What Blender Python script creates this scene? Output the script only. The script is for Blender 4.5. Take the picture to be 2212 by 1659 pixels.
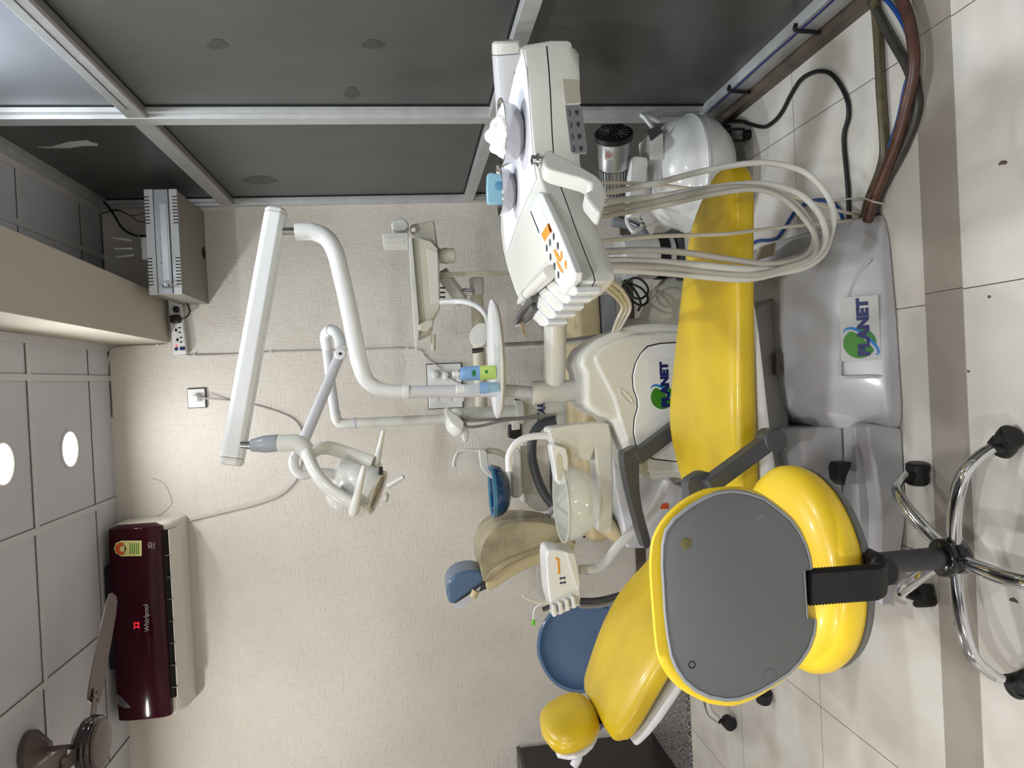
import bpy, bmesh, math, random
from mathutils import Vector, Matrix
random.seed(7)
R = math.radians
V = Vector
for o in list(bpy.data.objects):
    bpy.data.objects.remove(o)
SC = bpy.context.scene
COL = SC.collection

# ------------------------------------------------------------------ camera (the photograph is a portrait shot lying on its side)
FPX, YAW, PIT, ROL, CH = 1633.0, -0.0093, 0.1338, 0.0508, 1.22

def ray(px, py):
    v = px - 1106.0; u = 829.5 - py
    cr, sr = math.cos(ROL), math.sin(ROL)
    a = cr*u - sr*v; b = sr*u + cr*v
    x = a/FPX; z2 = -b/FPX
    cp, sp = math.cos(PIT), math.sin(PIT)
    y = cp + sp*z2; z = -sp + cp*z2
    cy, sy = math.cos(YAW), math.sin(YAW)
    return V((cy*x + sy*y, -sy*x + cy*y, z))

def P(px, py, Y=None, Z=None, X=None):
    """world point seen at photo pixel (px,py) lying on a plane Y=, Z= or X="""
    r = ray(px, py)
    if Z is not None: t = (Z-CH)/r.z
    elif X is not None: t = X/r.x
    else: t = Y/r.y
    return V((r.x*t, r.y*t, CH + r.z*t))

cam_d = bpy.data.cameras.new('camera')
cam = bpy.data.objects.new('camera', cam_d)
COL.objects.link(cam)
cam_d.sensor_fit = 'HORIZONTAL'; cam_d.sensor_width = 36.0
cam_d.lens = FPX/2212.0*36.0
cam_d.clip_start = 0.02
_c = ray(1106, 829.5).normalized()
_x = (ray(2106, 829.5) - ray(1106, 829.5)).normalized()      # image right = down in the room
_y = (ray(1106, -170.5) - ray(1106, 829.5)).normalized()     # image up = right in the room
M = Matrix((_x, _y, -_c)).transposed().to_4x4()
M.translation = V((0, 0, CH))
cam.matrix_world = M
SC.camera = cam

# ------------------------------------------------------------------ world, lamps, exposure
w = bpy.data.worlds.new('world'); SC.world = w
w.use_nodes = True
w.node_tree.nodes['Background'].inputs[0].default_value = (0.9, 0.95, 1.0, 1)
w.node_tree.nodes['Background'].inputs[1].default_value = 0.12
SC.view_settings.view_transform = 'Standard'
SC.view_settings.look = 'None'
SC.view_settings.gamma = 1.0
SC.view_settings.use_curve_mapping = False
SC.view_settings.exposure = 0.0

CEIL = 2.69; DW = 3.98; XR = 0.93
DOWNLIGHTS = [(-0.216, 3.485, .42, 'w'), (-0.222, 2.94, .75, 'w'), (-0.22, 1.16, 1.15, 'w'), (-0.22, -0.7, 2.4, 'w'),
              (-1.78, 3.2, .9, 'y'), (-2.02, 1.16, 1.3, 'y'), (-2.02, -0.7, 2.3, 'y'), (0.84, 2.05, 1.3, 'b'), (0.66, -0.3, 1.3, 'b')]
LAMPCOL = {'w': (0.985, 0.99, 1.0), 'y': (1.0, 0.97, 0.93), 'b': (0.86, 0.94, 1.0)}
LAMPPOWER = 12.6
for (lx, ly, k, c) in DOWNLIGHTS:
    ld = bpy.data.lights.new('downlight_lamp', 'AREA'); ld.shape = 'DISK'; ld.size = 0.15
    ld.energy = LAMPPOWER*k; ld.color = LAMPCOL[c]; ld.spread = R(170)
    lo = bpy.data.objects.new('downlight_lamp', ld); COL.objects.link(lo)
    lo.location = (lx, ly, CEIL-0.012)

# ------------------------------------------------------------------ materials
def lin(c):
    out = []
    for v in c[:3]:
        v = v/255.0
        out.append(v/12.92 if v <= 0.04045 else ((v+0.055)/1.055)**2.4)
    return tuple(out) + (1.0,)

def mat(name, rgb, rough=0.5, metal=0.0, coat=0.0, var=0.0, vscale=6.0, bump=0.0, bscale=60.0, alpha=1.0, trans=0.0, rgb2=None, ior=1.45, emit=0.0, spec=0.5):
    m = bpy.data.materials.new(name); m.use_nodes = True
    nt = m.node_tree; b = nt.nodes['Principled BSDF']
    b.inputs['Base Color'].default_value = lin(rgb)
    b.inputs['Roughness'].default_value = rough
    b.inputs['Metallic'].default_value = metal
    b.inputs['Coat Weight'].default_value = coat
    b.inputs['Coat Roughness'].default_value = 0.08
    b.inputs['Alpha'].default_value = alpha
    b.inputs['Transmission Weight'].default_value = trans
    b.inputs['IOR'].default_value = ior
    b.inputs['Specular IOR Level'].default_value = spec
    if emit:
        b.inputs['Emission Color'].default_value = lin(rgb); b.inputs['Emission Strength'].default_value = emit
    tc = nt.nodes.new('ShaderNodeTexCoord')
    if var or rgb2:
        n = nt.nodes.new('ShaderNodeTexNoise'); n.inputs['Scale'].default_value = vscale; n.inputs['Detail'].default_value = 5
        nt.links.new(tc.outputs['Object'], n.inputs['Vector'])
        mx = nt.nodes.new('ShaderNodeMix'); mx.data_type = 'RGBA'
        c2 = rgb2 if rgb2 else tuple(max(0, v*(1-var)) for v in rgb)
        mx.inputs['A'].default_value = lin(rgb); mx.inputs['B'].default_value = lin(c2)
        rp = nt.nodes.new('ShaderNodeMapRange'); rp.inputs['From Min'].default_value = 0.35; rp.inputs['From Max'].default_value = 0.7
        nt.links.new(n.outputs['Fac'], rp.inputs['Value']); nt.links.new(rp.outputs['Result'], mx.inputs['Factor'])
        nt.links.new(mx.outputs['Result'], b.inputs['Base Color'])
    if bump:
        n2 = nt.nodes.new('ShaderNodeTexNoise'); n2.inputs['Scale'].default_value = bscale; n2.inputs['Detail'].default_value = 3
        nt.links.new(tc.outputs['Object'], n2.inputs['Vector'])
        bp = nt.nodes.new('ShaderNodeBump'); bp.inputs['Strength'].default_value = bump; bp.inputs['Distance'].default_value = 0.004
        nt.links.new(n2.outputs['Fac'], bp.inputs['Height']); nt.links.new(bp.outputs['Normal'], b.inputs['Normal'])
    return m

def wall_mat():
    m = mat('textured_plaster', (206, 198, 186), 0.62, spec=0.3)
    nt = m.node_tree; b = nt.nodes['Principled BSDF']; N = nt.nodes.new; L = nt.links.new
    tc = N('ShaderNodeTexCoord')
    hs = []
    for (sc, rot, lo, hi) in (((95, 1, 13), 0.12, .59, .66), ((16, 1, 80), -0.1, .60, .67), ((70, 1, 26), .75, .64, .69)):
        mp = N('ShaderNodeMapping'); mp.inputs['Scale'].default_value = sc; mp.inputs['Rotation'].default_value = (0, rot, 0)
        L(tc.outputs['Object'], mp.inputs['Vector'])
        n = N('ShaderNodeTexNoise'); n.inputs['Scale'].default_value = 1.0; n.inputs['Detail'].default_value = 1.5
        L(mp.outputs['Vector'], n.inputs['Vector'])
        r = N('ShaderNodeMapRange'); r.interpolation_type = 'SMOOTHSTEP'
        r.inputs['From Min'].default_value = lo; r.inputs['From Max'].default_value = hi
        L(n.outputs['Fac'], r.inputs['Value']); hs.append(r.outputs['Result'])
    a1 = N('ShaderNodeMath'); a1.operation = 'MAXIMUM'; L(hs[0], a1.inputs[0]); L(hs[1], a1.inputs[1])
    a2 = N('ShaderNodeMath'); a2.operation = 'MAXIMUM'; L(a1.outputs[0], a2.inputs[0]); L(hs[2], a2.inputs[1])
    fine = N('ShaderNodeTexNoise'); fine.inputs['Scale'].default_value = 90; L(tc.outputs['Object'], fine.inputs['Vector'])
    a3 = N('ShaderNodeMath'); a3.operation = 'MULTIPLY_ADD'; a3.inputs[1].default_value = 0.35
    L(fine.outputs['Fac'], a3.inputs[0]); L(a2.outputs[0], a3.inputs[2])
    bp = N('ShaderNodeBump'); bp.inputs['Strength'].default_value = 0.42; bp.inputs['Distance'].default_value = 0.0035; bp.invert = True
    L(a3.outputs[0], bp.inputs['Height']); L(bp.outputs['Normal'], b.inputs['Normal'])
    # faint large stains
    n = N('ShaderNodeTexNoise'); n.inputs['Scale'].default_value = 1.6; n.inputs['Detail'].default_value = 6; L(tc.outputs['Object'], n.inputs['Vector'])
    mx = N('ShaderNodeMix'); mx.data_type = 'RGBA'; mx.inputs['A'].default_value = lin((214, 209, 201)); mx.inputs['B'].default_value = lin((203, 196, 186))
    r = N('ShaderNodeMapRange'); r.inputs['From Min'].default_value = .4; r.inputs['From Max'].default_value = .7
    L(n.outputs['Fac'], r.inputs['Value']); L(r.outputs['Result'], mx.inputs['Factor']); L(mx.outputs['Result'], b.inputs['Base Color'])
    return m

def tile_mat(name, c1, c2, loc, size=0.6, rough=0.22, joint=(92, 84, 76)):
    m = mat(name, c1, rough, spec=0.5)
    nt = m.node_tree; b = nt.nodes['Principled BSDF']; N = nt.nodes.new; L = nt.links.new
    tc = N('ShaderNodeNewGeometry'); mp = N('ShaderNodeMapping'); mp.inputs['Location'].default_value = (-loc[0], -loc[1], 0)
    L(tc.outputs['Position'], mp.inputs['Vector'])
    br = N('ShaderNodeTexBrick'); br.offset = 0.0; br.squash = 1.0
    br.inputs['Scale'].default_value = 1.0; br.inputs['Brick Width'].default_value = size; br.inputs['Row Height'].default_value = size
    br.inputs['Mortar Size'].default_value = 0.0012; br.inputs['Mortar Smooth'].default_value = 0.0; br.inputs['Bias'].default_value = -1
    L(mp.outputs['Vector'], br.inputs['Vector'])
    n = N('ShaderNodeTexNoise'); n.inputs['Scale'].default_value = 3.4; n.inputs['Detail'].default_value = 6; n.inputs['Distortion'].default_value = .5
    mp2 = N('ShaderNodeMapping'); mp2.inputs['Rotation'].default_value = (0, 0, -0.5); mp2.inputs['Scale'].default_value = (1.6, 1, 1)
    L(tc.outputs['Position'], mp2.inputs['Vector']); L(mp2.outputs['Vector'], n.inputs['Vector'])
    r = N('ShaderNodeMapRange'); r.inputs['From Min'].default_value = .35; r.inputs['From Max'].default_value = .7
    L(n.outputs['Fac'], r.inputs['Value'])
    mx = N('ShaderNodeMix'); mx.data_type = 'RGBA'; mx.inputs['A'].default_value = lin(c1); mx.inputs['B'].default_value = lin(c2)
    L(r.outputs['Result'], mx.inputs['Factor'])
    mj = N('ShaderNodeMix'); mj.data_type = 'RGBA'; mj.inputs['B'].default_value = lin(joint)
    L(br.outputs['Fac'], mj.inputs['Factor']); L(mx.outputs['Result'], mj.inputs['A']); L(mj.outputs['Result'], b.inputs['Base Color'])
    return m

def glass_panel_mat(name, c1, c2, rough=0.3):
    m = mat(name, c1, rough, spec=0.6)
    nt = m.node_tree; b = nt.nodes['Principled BSDF']; N = nt.nodes.new; L = nt.links.new
    tc = N('ShaderNodeTexCoord')
    n = N('ShaderNodeTexNoise'); n.inputs['Scale'].default_value = 2.0; n.inputs['Detail'].default_value = 8; n.inputs['Roughness'].default_value = .65
    L(tc.outputs['Object'], n.inputs['Vector'])
    r = N('ShaderNodeMapRange'); r.inputs['From Min'].default_value = .4; r.inputs['From Max'].default_value = .7
    L(n.outputs['Fac'], r.inputs['Value'])
    mx = N('ShaderNodeMix'); mx.data_type = 'RGBA'; mx.inputs['A'].default_value = lin(c1); mx.inputs['B'].default_value = lin(c2)
    L(r.outputs['Result'], mx.inputs['Factor']); L(mx.outputs['Result'], b.inputs['Base Color'])
    return m

def granite_mat():
    m = mat('speckled_granite', (70, 70, 70), 0.3)
    nt = m.node_tree; b = nt.nodes['Principled BSDF']; N = nt.nodes.new; L = nt.links.new
    tc = N('ShaderNodeTexCoord'); n = N('ShaderNodeTexNoise'); n.inputs['Scale'].default_value = 160; n.inputs['Detail'].default_value = 3
    L(tc.outputs['Object'], n.inputs['Vector'])
    cr = N('ShaderNodeValToRGB'); e = cr.color_ramp.elements
    e[0].position = .42; e[0].color = lin((38, 38, 40)); e[1].position = .62; e[1].color = lin((158, 156, 154))
    L(n.outputs['Fac'], cr.inputs['Fac']); L(cr.outputs['Color'], b.inputs['Base Color'])
    return m

M_WALL = wall_mat()
M_WALLP = mat('plain_wall_paint', (212, 208, 202), 0.7)
M_FLOOR = tile_mat('beige_floor_tile', (208, 205, 198), (190, 184, 175), (0.122, 2.2136))
M_FLOOR2 = tile_mat('pale_floor_tile', (213, 210, 204), (199, 194, 186), (0.145, 1.64))
M_STRIP = tile_mat('taupe_border_tile', (156, 149, 140), (142, 134, 125), (0.148, 1.2))
M_CEIL = mat('ceiling_tile', (196, 195, 200), 0.75, var=0.03, vscale=3)
M_GRID = mat('ceiling_grid_metal', (196, 194, 196), 0.5)
M_JOINT = mat('grey_joint', (92, 90, 92), 0.8)
M_DARK = mat('gap_and_gasket_black', (12, 12, 13), 0.8)  # plain black for gaskets, seams, slots and holes
M_BEAM = mat('beam_paint', (186, 178, 164), 0.7, bump=.2, bscale=40)
M_PANEL = glass_panel_mat('grey_partition_board', (66, 68, 68), (76, 77, 75), .36)
M_PANELU = glass_panel_mat('lit_partition_board', (122, 126, 134), (130, 133, 140), .4)  # lamp light on the upper pane is put into this paler colour
M_ALU = mat('brushed_aluminium', (190, 192, 194), 0.36, metal=0.3, var=0.06, vscale=20)
M_ALU2 = mat('dull_aluminium', (150, 148, 142), 0.45, metal=0.5)
M_SKIRT = mat('brown_skirting_stone', (96, 84, 74), 0.45, var=.3, vscale=14)
M_GRANITE = granite_mat()
M_YEL = mat('yellow_vinyl', (204, 175, 22), 0.36, coat=0.1, rgb2=(186, 156, 22), vscale=7, bump=.05, bscale=300)
M_YEL2 = mat('bright_yellow_vinyl', (250, 216, 50), 0.36, coat=0.1, rgb2=(240, 203, 44), vscale=5)
M_WHT = mat('white_gloss_plastic', (226, 228, 228), 0.22, coat=0.3, var=.02)
M_WHT2 = mat('grey_white_shell', (206, 207, 212), 0.3, coat=0.2, var=.03)
M_BASE = mat('grey_white_base', (178, 178, 182), 0.28, coat=0.25, var=.04)
M_CRM = mat('cream_plastic', (214, 214, 208), 0.3, coat=0.2, var=.03)
M_TRAY = mat('delivery_unit_plastic', (222, 223, 215), 0.3, coat=0.15, var=.02)
M_TRAYT = mat('tray_top_plastic', (226, 226, 228), 0.3, coat=0.15, var=.02)
M_CRM2 = mat('aged_cream_plastic', (204, 200, 182), 0.4, var=.05)
M_BEI = mat('beige_vinyl', (208, 192, 150), 0.42, coat=0.05, var=.08, vscale=8)
M_BLU = mat('slate_blue_vinyl', (84, 112, 146), 0.3, coat=0.25, var=.08, vscale=4)
M_GRY = mat('grey_plastic', (104, 107, 109), 0.42, var=.05, vscale=5)
M_GRYL = mat('light_grey_and_lit_rim', (150, 154, 160), 0.38)
M_GRYD = mat('charcoal_plastic', (66, 68, 72), 0.4, bump=.05, bscale=200)
M_GRYS = mat('mid_grey_and_shaded_white', (140, 139, 138), 0.35, var=.05)
M_BLK = mat('black_rubber', (20, 20, 22), 0.5)
M_BLKG = mat('black_gloss', (16, 16, 18), 0.18, coat=.4)
M_CHR = mat('chrome', (222, 224, 228), 0.08, metal=1.0)
M_STL = mat('stainless_steel', (190, 188, 186), 0.16, metal=1.0)
M_STLD = mat('dark_satin_steel', (98, 98, 100), 0.3, metal=.9)
M_MAROON = mat('maroon_gloss_panel', (46, 2, 17), 0.14, coat=.22, spec=.15)
M_ACW = mat('warm_white_plastic', (214, 210, 200), 0.35)
M_HOSE = mat('warm_grey_hose', (172, 168, 158), 0.42)
M_HOSEL = mat('pale_grey_hose', (198, 198, 192), 0.4)
M_BROWN = mat('brown_fan_enamel', (96, 84, 80), 0.38, metal=.2)
M_BRONZE = mat('dark_bronze_gloss', (26, 12, 16), 0.12, coat=.8)
M_CAB = mat('black_brown_laminate', (34, 28, 28), 0.3, bump=.05)
M_RACK = mat('grey_textured_steel', (150, 152, 156), 0.4, metal=.25, var=.05, vscale=30)
M_RACKS = mat('dark_beige_steel', (132, 128, 118), 0.5)
M_RACKL = mat('light_grey_steel', (196, 198, 200), 0.42)
M_WIRE = mat('grey_white_cable', (190, 184, 180), 0.5)
M_BLUE = mat('blue_tube', (20, 66, 132), 0.4)
M_NAVY = mat('navy_print', (24, 34, 96), 0.4)
M_GREEN = mat('green_print', (62, 132, 32), 0.4, rgb2=(40, 110, 40), vscale=12)
M_AZUR = mat('azure_print', (20, 116, 190), 0.4)
M_ORNG = mat('orange_print', (226, 150, 40), 0.4)
M_RED = mat('red_orange_print', (200, 80, 34), 0.4)
M_STICKB = mat('clear_sticker_grey', (184, 186, 186), 0.3)
M_STICK = mat('white_sticker', (222, 224, 222), 0.3)
M_PRINTW = mat('silver_print', (176, 170, 176), 0.35)
M_PAPER = mat('white_paper', (226, 228, 240), 0.7)
M_COTTON = mat('cotton_wool', (244, 243, 240), 0.9, bump=.5, bscale=50)
M_GLASS = mat('clear_acrylic', (226, 231, 226), 0.06, trans=0.0, alpha=0.34, spec=.8)
M_PLFILM = mat('blue_plastic_film', (160, 212, 234), 0.15, alpha=.75, coat=.6)
M_BOTTLE = mat('clear_bottle', (220, 232, 236), 0.08, alpha=.35)
M_LIQ = mat('blue_liquid', (40, 160, 190), 0.1, alpha=.85)
M_BOWLB = mat('dark_blue_glaze', (20, 66, 106), 0.1, coat=.8)
M_LENS = mat('lamp_reflector', (170, 160, 140), 0.12, metal=.7)
M_FILMC = mat('wrinkled_clear_cover', (176, 164, 132), 0.3, bump=1.0, bscale=14, var=.25, vscale=10)
M_ALU3 = mat('cast_aluminium', (160, 162, 164), 0.35, metal=.7)
M_RINGB = mat('hose_brown', (92, 62, 52), 0.35, var=.3, vscale=30)
M_RINGG = mat('hose_olive', (98, 88, 66), 0.35, var=.3, vscale=30)
M_RINGK = mat('hose_dark', (70, 68, 62), 0.35, var=.3, vscale=30)
M_LED = mat('downlight_diffuser', (255, 250, 240), 0.5, emit=14.0)
M_REDLED = mat('red_led', (255, 40, 50), 0.5, emit=1.6)
M_CANB = mat('can_blue_print', (128, 168, 212), 0.3)
M_CANG = mat('can_green_print', (192, 216, 112), 0.3)
M_LIME = mat('lime_green_tip', (90, 190, 40), 0.4)
M_YLAB = mat('pale_yellow_label', (206, 200, 130), 0.4)

# ------------------------------------------------------------------ mesh builder
def frame(d):
    d = d.normalized()
    up = V((0, 0, 1)) if abs(d.z) < 0.9 else V((0, 1, 0))
    a = d.cross(up).normalized(); b = a.cross(d).normalized()
    return a, b

def smooth_path(pts, n=8):
    pts = [V(p) for p in pts]
    if len(pts) < 3: return pts
    out = []
    e = [pts[0]*2 - pts[1]] + pts + [pts[-1]*2 - pts[-2]]
    for i in range(1, len(e)-2):
        p0, p1, p2, p3 = e[i-1], e[i], e[i+1], e[i+2]
        for k in range(n):
            t = k/n
            out.append(0.5*((2*p1) + (p2-p0)*t + (2*p0-5*p1+4*p2-p3)*t*t + (3*p1-p0-3*p2+p3)*t**3))
    out.append(pts[-1])
    return out

def smooth_loop(pts, n=6):
    pts = [V(p) for p in pts]; m = len(pts); out = []
    for i in range(m):
        p0, p1, p2, p3 = pts[i-1], pts[i], pts[(i+1) % m], pts[(i+2) % m]
        for k in range(n):
            t = k/n
            out.append(0.5*((2*p1) + (p2-p0)*t + (2*p0-5*p1+4*p2-p3)*t*t + (3*p1-p0-3*p2+p3)*t**3))
    return out

class MB:
    def __init__(s): s.v = []; s.f = []
    def add(s, vs, fs):
        o = len(s.v); s.v += [V(x) for x in vs]; s.f += [[i+o for i in f] for f in fs]; return s
    def bx(s, x0, x1, y0, y1, z0, z1):
        return s.add([(x0,y0,z0),(x1,y0,z0),(x1,y1,z0),(x0,y1,z0),(x0,y0,z1),(x1,y0,z1),(x1,y1,z1),(x0,y1,z1)],
                     [(3,2,1,0),(4,5,6,7),(0,1,5,4),(1,2,6,5),(2,3,7,6),(3,0,4,7)])
    def obox(s, c, ax, ay, az):
        c = V(c); ax = V(ax); ay = V(ay); az = V(az)
        vs = [c+ax*i+ay*j+az*k for k in (-1,1) for j in (-1,1) for i in (-1,1)]
        return s.add(vs, [(0,2,3,1),(4,5,7,6),(0,1,5,4),(1,3,7,5),(3,2,6,7),(2,0,4,6)])
    def beam(s, a, b, w, h, up=None):
        a = V(a); b = V(b); d = b-a
        if up is None: p, q = frame(d)
        else:
            p = d.cross(V(up)).normalized(); q = p.cross(d).normalized()
        return s.obox((a+b)/2, d/2, p*w/2, q*h/2)
    def prism(s, pts, d):
        pts = [V(p) for p in pts]; d = V(d); n = len(pts)
        return s.add(pts + [p+d for p in pts], [list(range(n)), list(range(2*n-1, n-1, -1))] + [(i, (i+1) % n, n+(i+1) % n, n+i) for i in range(n)])
    def loft(s, rings, cap=True, closed=True):
        o = len(s.v); n = len(rings[0])
        for r in rings: s.v += [V(x) for x in r]
        for i in range(len(rings)-1):
            for j in range(n if closed else n-1):
                k = (j+1) % n
                s.f.append([o+i*n+j, o+i*n+k, o+(i+1)*n+k, o+(i+1)*n+j])
        if cap:
            s.f.append([o+j for j in range(n)][::-1]); s.f.append([o+(len(rings)-1)*n+j for j in range(n)])
        return s
    def tube(s, pts, r, n=12, smooth=0, cap=True, ribs=0, ribamp=0.0, flat=None):
        if smooth: pts = smooth_path(pts, smooth)
        pts = [V(p) for p in pts]; m = len(pts)
        if isinstance(r, (tuple, list)):
            rad = []
            for i in range(m):
                f = i/(m-1)*(len(r)-1); j = min(int(f), len(r)-2); rad.append(r[j]+(r[j+1]-r[j])*(f-j))
        else: rad = [r]*m
        rings = []; pa = None
        for i in range(m):
            d = pts[min(i+1, m-1)] - pts[max(i-1, 0)]
            if d.length < 1e-9: d = V((0, 0, 1))
            d.normalize()
            if pa is None: a, b = frame(d)
            else:
                a = pa - d*pa.dot(d); a.normalize()
                b = a.cross(d)
            pa = a
            fr = flat if flat else (1, 1)
            rings.append([pts[i] + (a*math.cos(t)*fr[0] + b*math.sin(t)*fr[1])*rad[i] for t in [2*math.pi*k/n for k in range(n)]])
        return s.loft(rings, cap)
    def lathe(s, o, ax, prof, n=32, cap=True):
        o = V(o); ax = V(ax).normalized(); a, b = frame(ax)
        rings = [[o + ax*t + (a*math.cos(q) + b*math.sin(q))*max(r, 1e-5) for q in [2*math.pi*k/n for k in range(n)]] for (t, r) in prof]
        return s.loft(rings, cap)
    def cyl(s, a, b, r, n=24): return s.lathe(a, V(b)-V(a), [(0, r), ((V(b)-V(a)).length, r)], n)
    def ball(s, c, rx, ry=None, rz=None, n=20, m=12, axes=None):
        ry = rx if ry is None else ry; rz = rx if rz is None else rz; c = V(c)
        A = axes or (V((1,0,0)), V((0,1,0)), V((0,0,1)))
        rings = []
        for i in range(m+1):
            ph = -math.pi/2 + math.pi*i/m; cz = math.sin(ph)*rz; cr = max(math.cos(ph), 1e-4)
            rings.append([c + A[0]*rx*cr*math.cos(t) + A[1]*ry*cr*math.sin(t) + A[2]*cz for t in [2*math.pi*k/n for k in range(n)]])
        return s.loft(rings)
    def pad(s, st, n=36, ex=3.2, ends=(1.0, 1.0), k=5):
        """st: list of (centre, half width vector, half thickness vector); rounded ends of given length factor"""
        def ring(c, w, t):
            out = []
            for i in range(n):
                q = 2*math.pi*i/n; cq, sq = math.cos(q), math.sin(q)
                out.append(c + w*math.copysign(abs(cq)**(2/ex), cq) + t*math.copysign(abs(sq)**(2/ex), sq))
            return out
        rings = []
        c0, w0, t0 = [V(x) for x in st[0]]; c1 = V(st[1][0]); d = (c0-c1).normalized()
        L = t0.length*ends[0]
        for i in range(k):
            a = math.pi/2*(1 - i/k); f = max(math.cos(a), .02)
            rings.append(ring(c0 + d*L*(math.sin(a)-1) + d*0, w0 - w0.normalized()*t0.length*(1-f)*ends[0], t0*f))
        for (c, w, t) in st[1:-1]: rings.append(ring(V(c), V(w), V(t)))
        c0, w0, t0 = [V(x) for x in st[-1]]; c1 = V(st[-2][0]); d = (c0-c1).normalized()
        L = t0.length*ends[1]
        for i in range(k-1, -1, -1):
            a = math.pi/2*(1 - i/k); f = max(math.cos(a), .02)
            rings.append(ring(c0 + d*L*(math.sin(a)-1), w0 - w0.normalized()*t0.length*(1-f)*ends[1], t0*f))
        return s.loft(rings)

ORG = {}
def worg(o): return ORG.get(o.name, V((0, 0, 0)))

def fin(o, name_parent, c):
    p = name_parent
    if p is not None:
        o.parent = p; o.location = c - worg(p)
    else: o.location = c
    ORG[o.name] = c

def obj(name, mb, m, parent=None, bevel=0, sub=0, label=None, ang=38, seg=2, base=False):
    me = bpy.data.meshes.new(name)
    xs = [v.x for v in mb.v]; ys = [v.y for v in mb.v]; zs = [v.z for v in mb.v]
    c = V(((min(xs)+max(xs))/2, (min(ys)+max(ys))/2, min(zs) if base else (min(zs)+max(zs))/2))
    me.from_pydata([v-c for v in mb.v], [], mb.f)
    bm = bmesh.new(); bm.from_mesh(me); bmesh.ops.recalc_face_normals(bm, faces=bm.faces[:]); bm.to_mesh(me); bm.free()
    me.materials.append(m)
    me.shade_smooth(); me.set_sharp_from_angle(angle=R(ang))
    o = bpy.data.objects.new(name, me); COL.objects.link(o)
    if bevel:
        b = o.modifiers.new('bevel', 'BEVEL'); b.width = bevel; b.segments = seg; b.limit_method = 'ANGLE'; b.angle_limit = R(30); b.harden_normals = True
    if sub:
        b = o.modifiers.new('sub', 'SUBSURF'); b.levels = sub; b.render_levels = sub
    fin(o, parent, c)
    if label: o['label'] = label
    return o

def thing(name, label, cat, loc, group=None):
    o = bpy.data.objects.new(name, None); COL.objects.link(o)
    o.empty_display_size = 0.05
    o.location = loc; o['label'] = label; o['category'] = cat
    if group: o['group'] = group
    ORG[o.name] = V(loc)
    return o

def tag(o, label, cat, group=None):
    o['label'] = label; o['category'] = cat
    if group: o['group'] = group
    return o

def struct(name, mb, m, parent=None, **k):
    o = obj(name, mb, m, parent, **k); o['kind'] = 'structure'; return o

def text(name, s, size, o, rt, up, m, parent, ext=0.0006, sx=1.0, align='LEFT', shear=0.0, bold=0.0):
    cu = bpy.data.curves.new(name, 'FONT'); cu.body = s; cu.size = size; cu.align_x = align; cu.extrude = ext; cu.shear = shear; cu.offset = bold
    t = bpy.data.objects.new(name, cu); COL.objects.link(t)
    dg = bpy.context.evaluated_depsgraph_get()
    me = bpy.data.meshes.new_from_object(t.evaluated_get(dg))
    bpy.data.objects.remove(t)
    rt = V(rt).normalized(); up = V(up).normalized(); n = rt.cross(up).normalized(); up = n.cross(rt)
    mb = MB()
    mb.v = [V(o) + rt*v.co.x*sx + up*v.co.y + n*(v.co.z) for v in me.vertices]
    mb.f = [list(p.vertices) for p in me.polygons]
    return obj(name, mb, m, parent)

def slab(pts, Y, th, smooth=0, front=0.0):
    """outline traced at depth Y, given real thickness th away from the camera"""
    q = [P(x, y, Y) for (x, y) in pts]
    if smooth: q = smooth_loop(q, smooth)
    return MB().prism(q, V((0, th, 0)))

def plate(pts, Z, th, smooth=0):
    q = [P(x, y, Z=Z) for (x, y) in pts]
    if smooth: q = smooth_loop(q, smooth)
    return MB().prism(q, V((0, 0, -th)))

def pts3(l): return [P(a, b, c) for (a, b, c) in l]
# ================================================================== THE ROOM
XL, YF = -3.3, -1.9
struct('floor', MB().bx(XL, 1.1, YF, DW+.1, -.05, -.001), M_FLOOR)
f_near = MB().bx(XL, 1.1, YF, 1.522, -.02, 0.0008)
struct('trim_1', f_near, M_FLOOR2)                                   # pale tiles in front of the border
struct('trim_2', MB().bx(XL, .94, 1.5225, 1.647, -.02, .0012), M_STRIP, bevel=.001)
struct('trim_3', MB().prism([V((-3.2, 3.38, -.02)), V((-1.43, 3.39, -.02)), V((-1.22, 3.97, -.02)), V((-3.2, 3.98, -.02))], V((0, 0, .034))), M_GRANITE, bevel=.002)
struct('wall_back', MB().bx(XL-.1, 1.1, DW, DW+.1, -.05, CEIL+.1), M_WALL)
struct('wall_left', MB().bx(XL-.1, XL, YF-.1, DW, -.05, CEIL+.1), M_WALLP)
struct('wall_front', MB().bx(XL-.1, 1.1, YF-.1, YF, -.05, CEIL+.1), M_WALLP)
ceil = struct('ceiling', MB().bx(XL-.1, 1.1, YF-.1, DW+.1, CEIL+.004, CEIL+.08), M_CEIL)
g = MB(); dk = MB()
for k in range(-6, 3):
    x = 0.08+.6*k+.012
    if x < XL: continue
    g.bx(x-.013, x+.013, YF, DW, CEIL-.003, CEIL+.005)
    dk.bx(x+.013, x+.015, YF, DW, CEIL+.0005, CEIL+.005)
for k in range(0, 9):
    y = 3.17-.6*k
    if y < YF: break
    g.bx(XL, XR, y-.013, y+.013, CEIL-.0032, CEIL+.005)
    dk.bx(XL, XR, y-.015, y-.013, CEIL+.0005, CEIL+.005)
dk.bx(XL, XR, 3.729, 3.732, CEIL+.0005, CEIL+.005)
dk.bx(-.1, XR, DW-.006, DW, CEIL-.002, CEIL+.005)
g.bx(XR-.03, XR, YF, DW, CEIL-.004, CEIL+.005)
g.bx(.225, .26, YF, DW, CEIL-.004, CEIL+.005)
struct('ceiling_grid', g, M_GRID, ceil)
struct('ceiling_joint', dk, M_JOINT, ceil)
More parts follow.
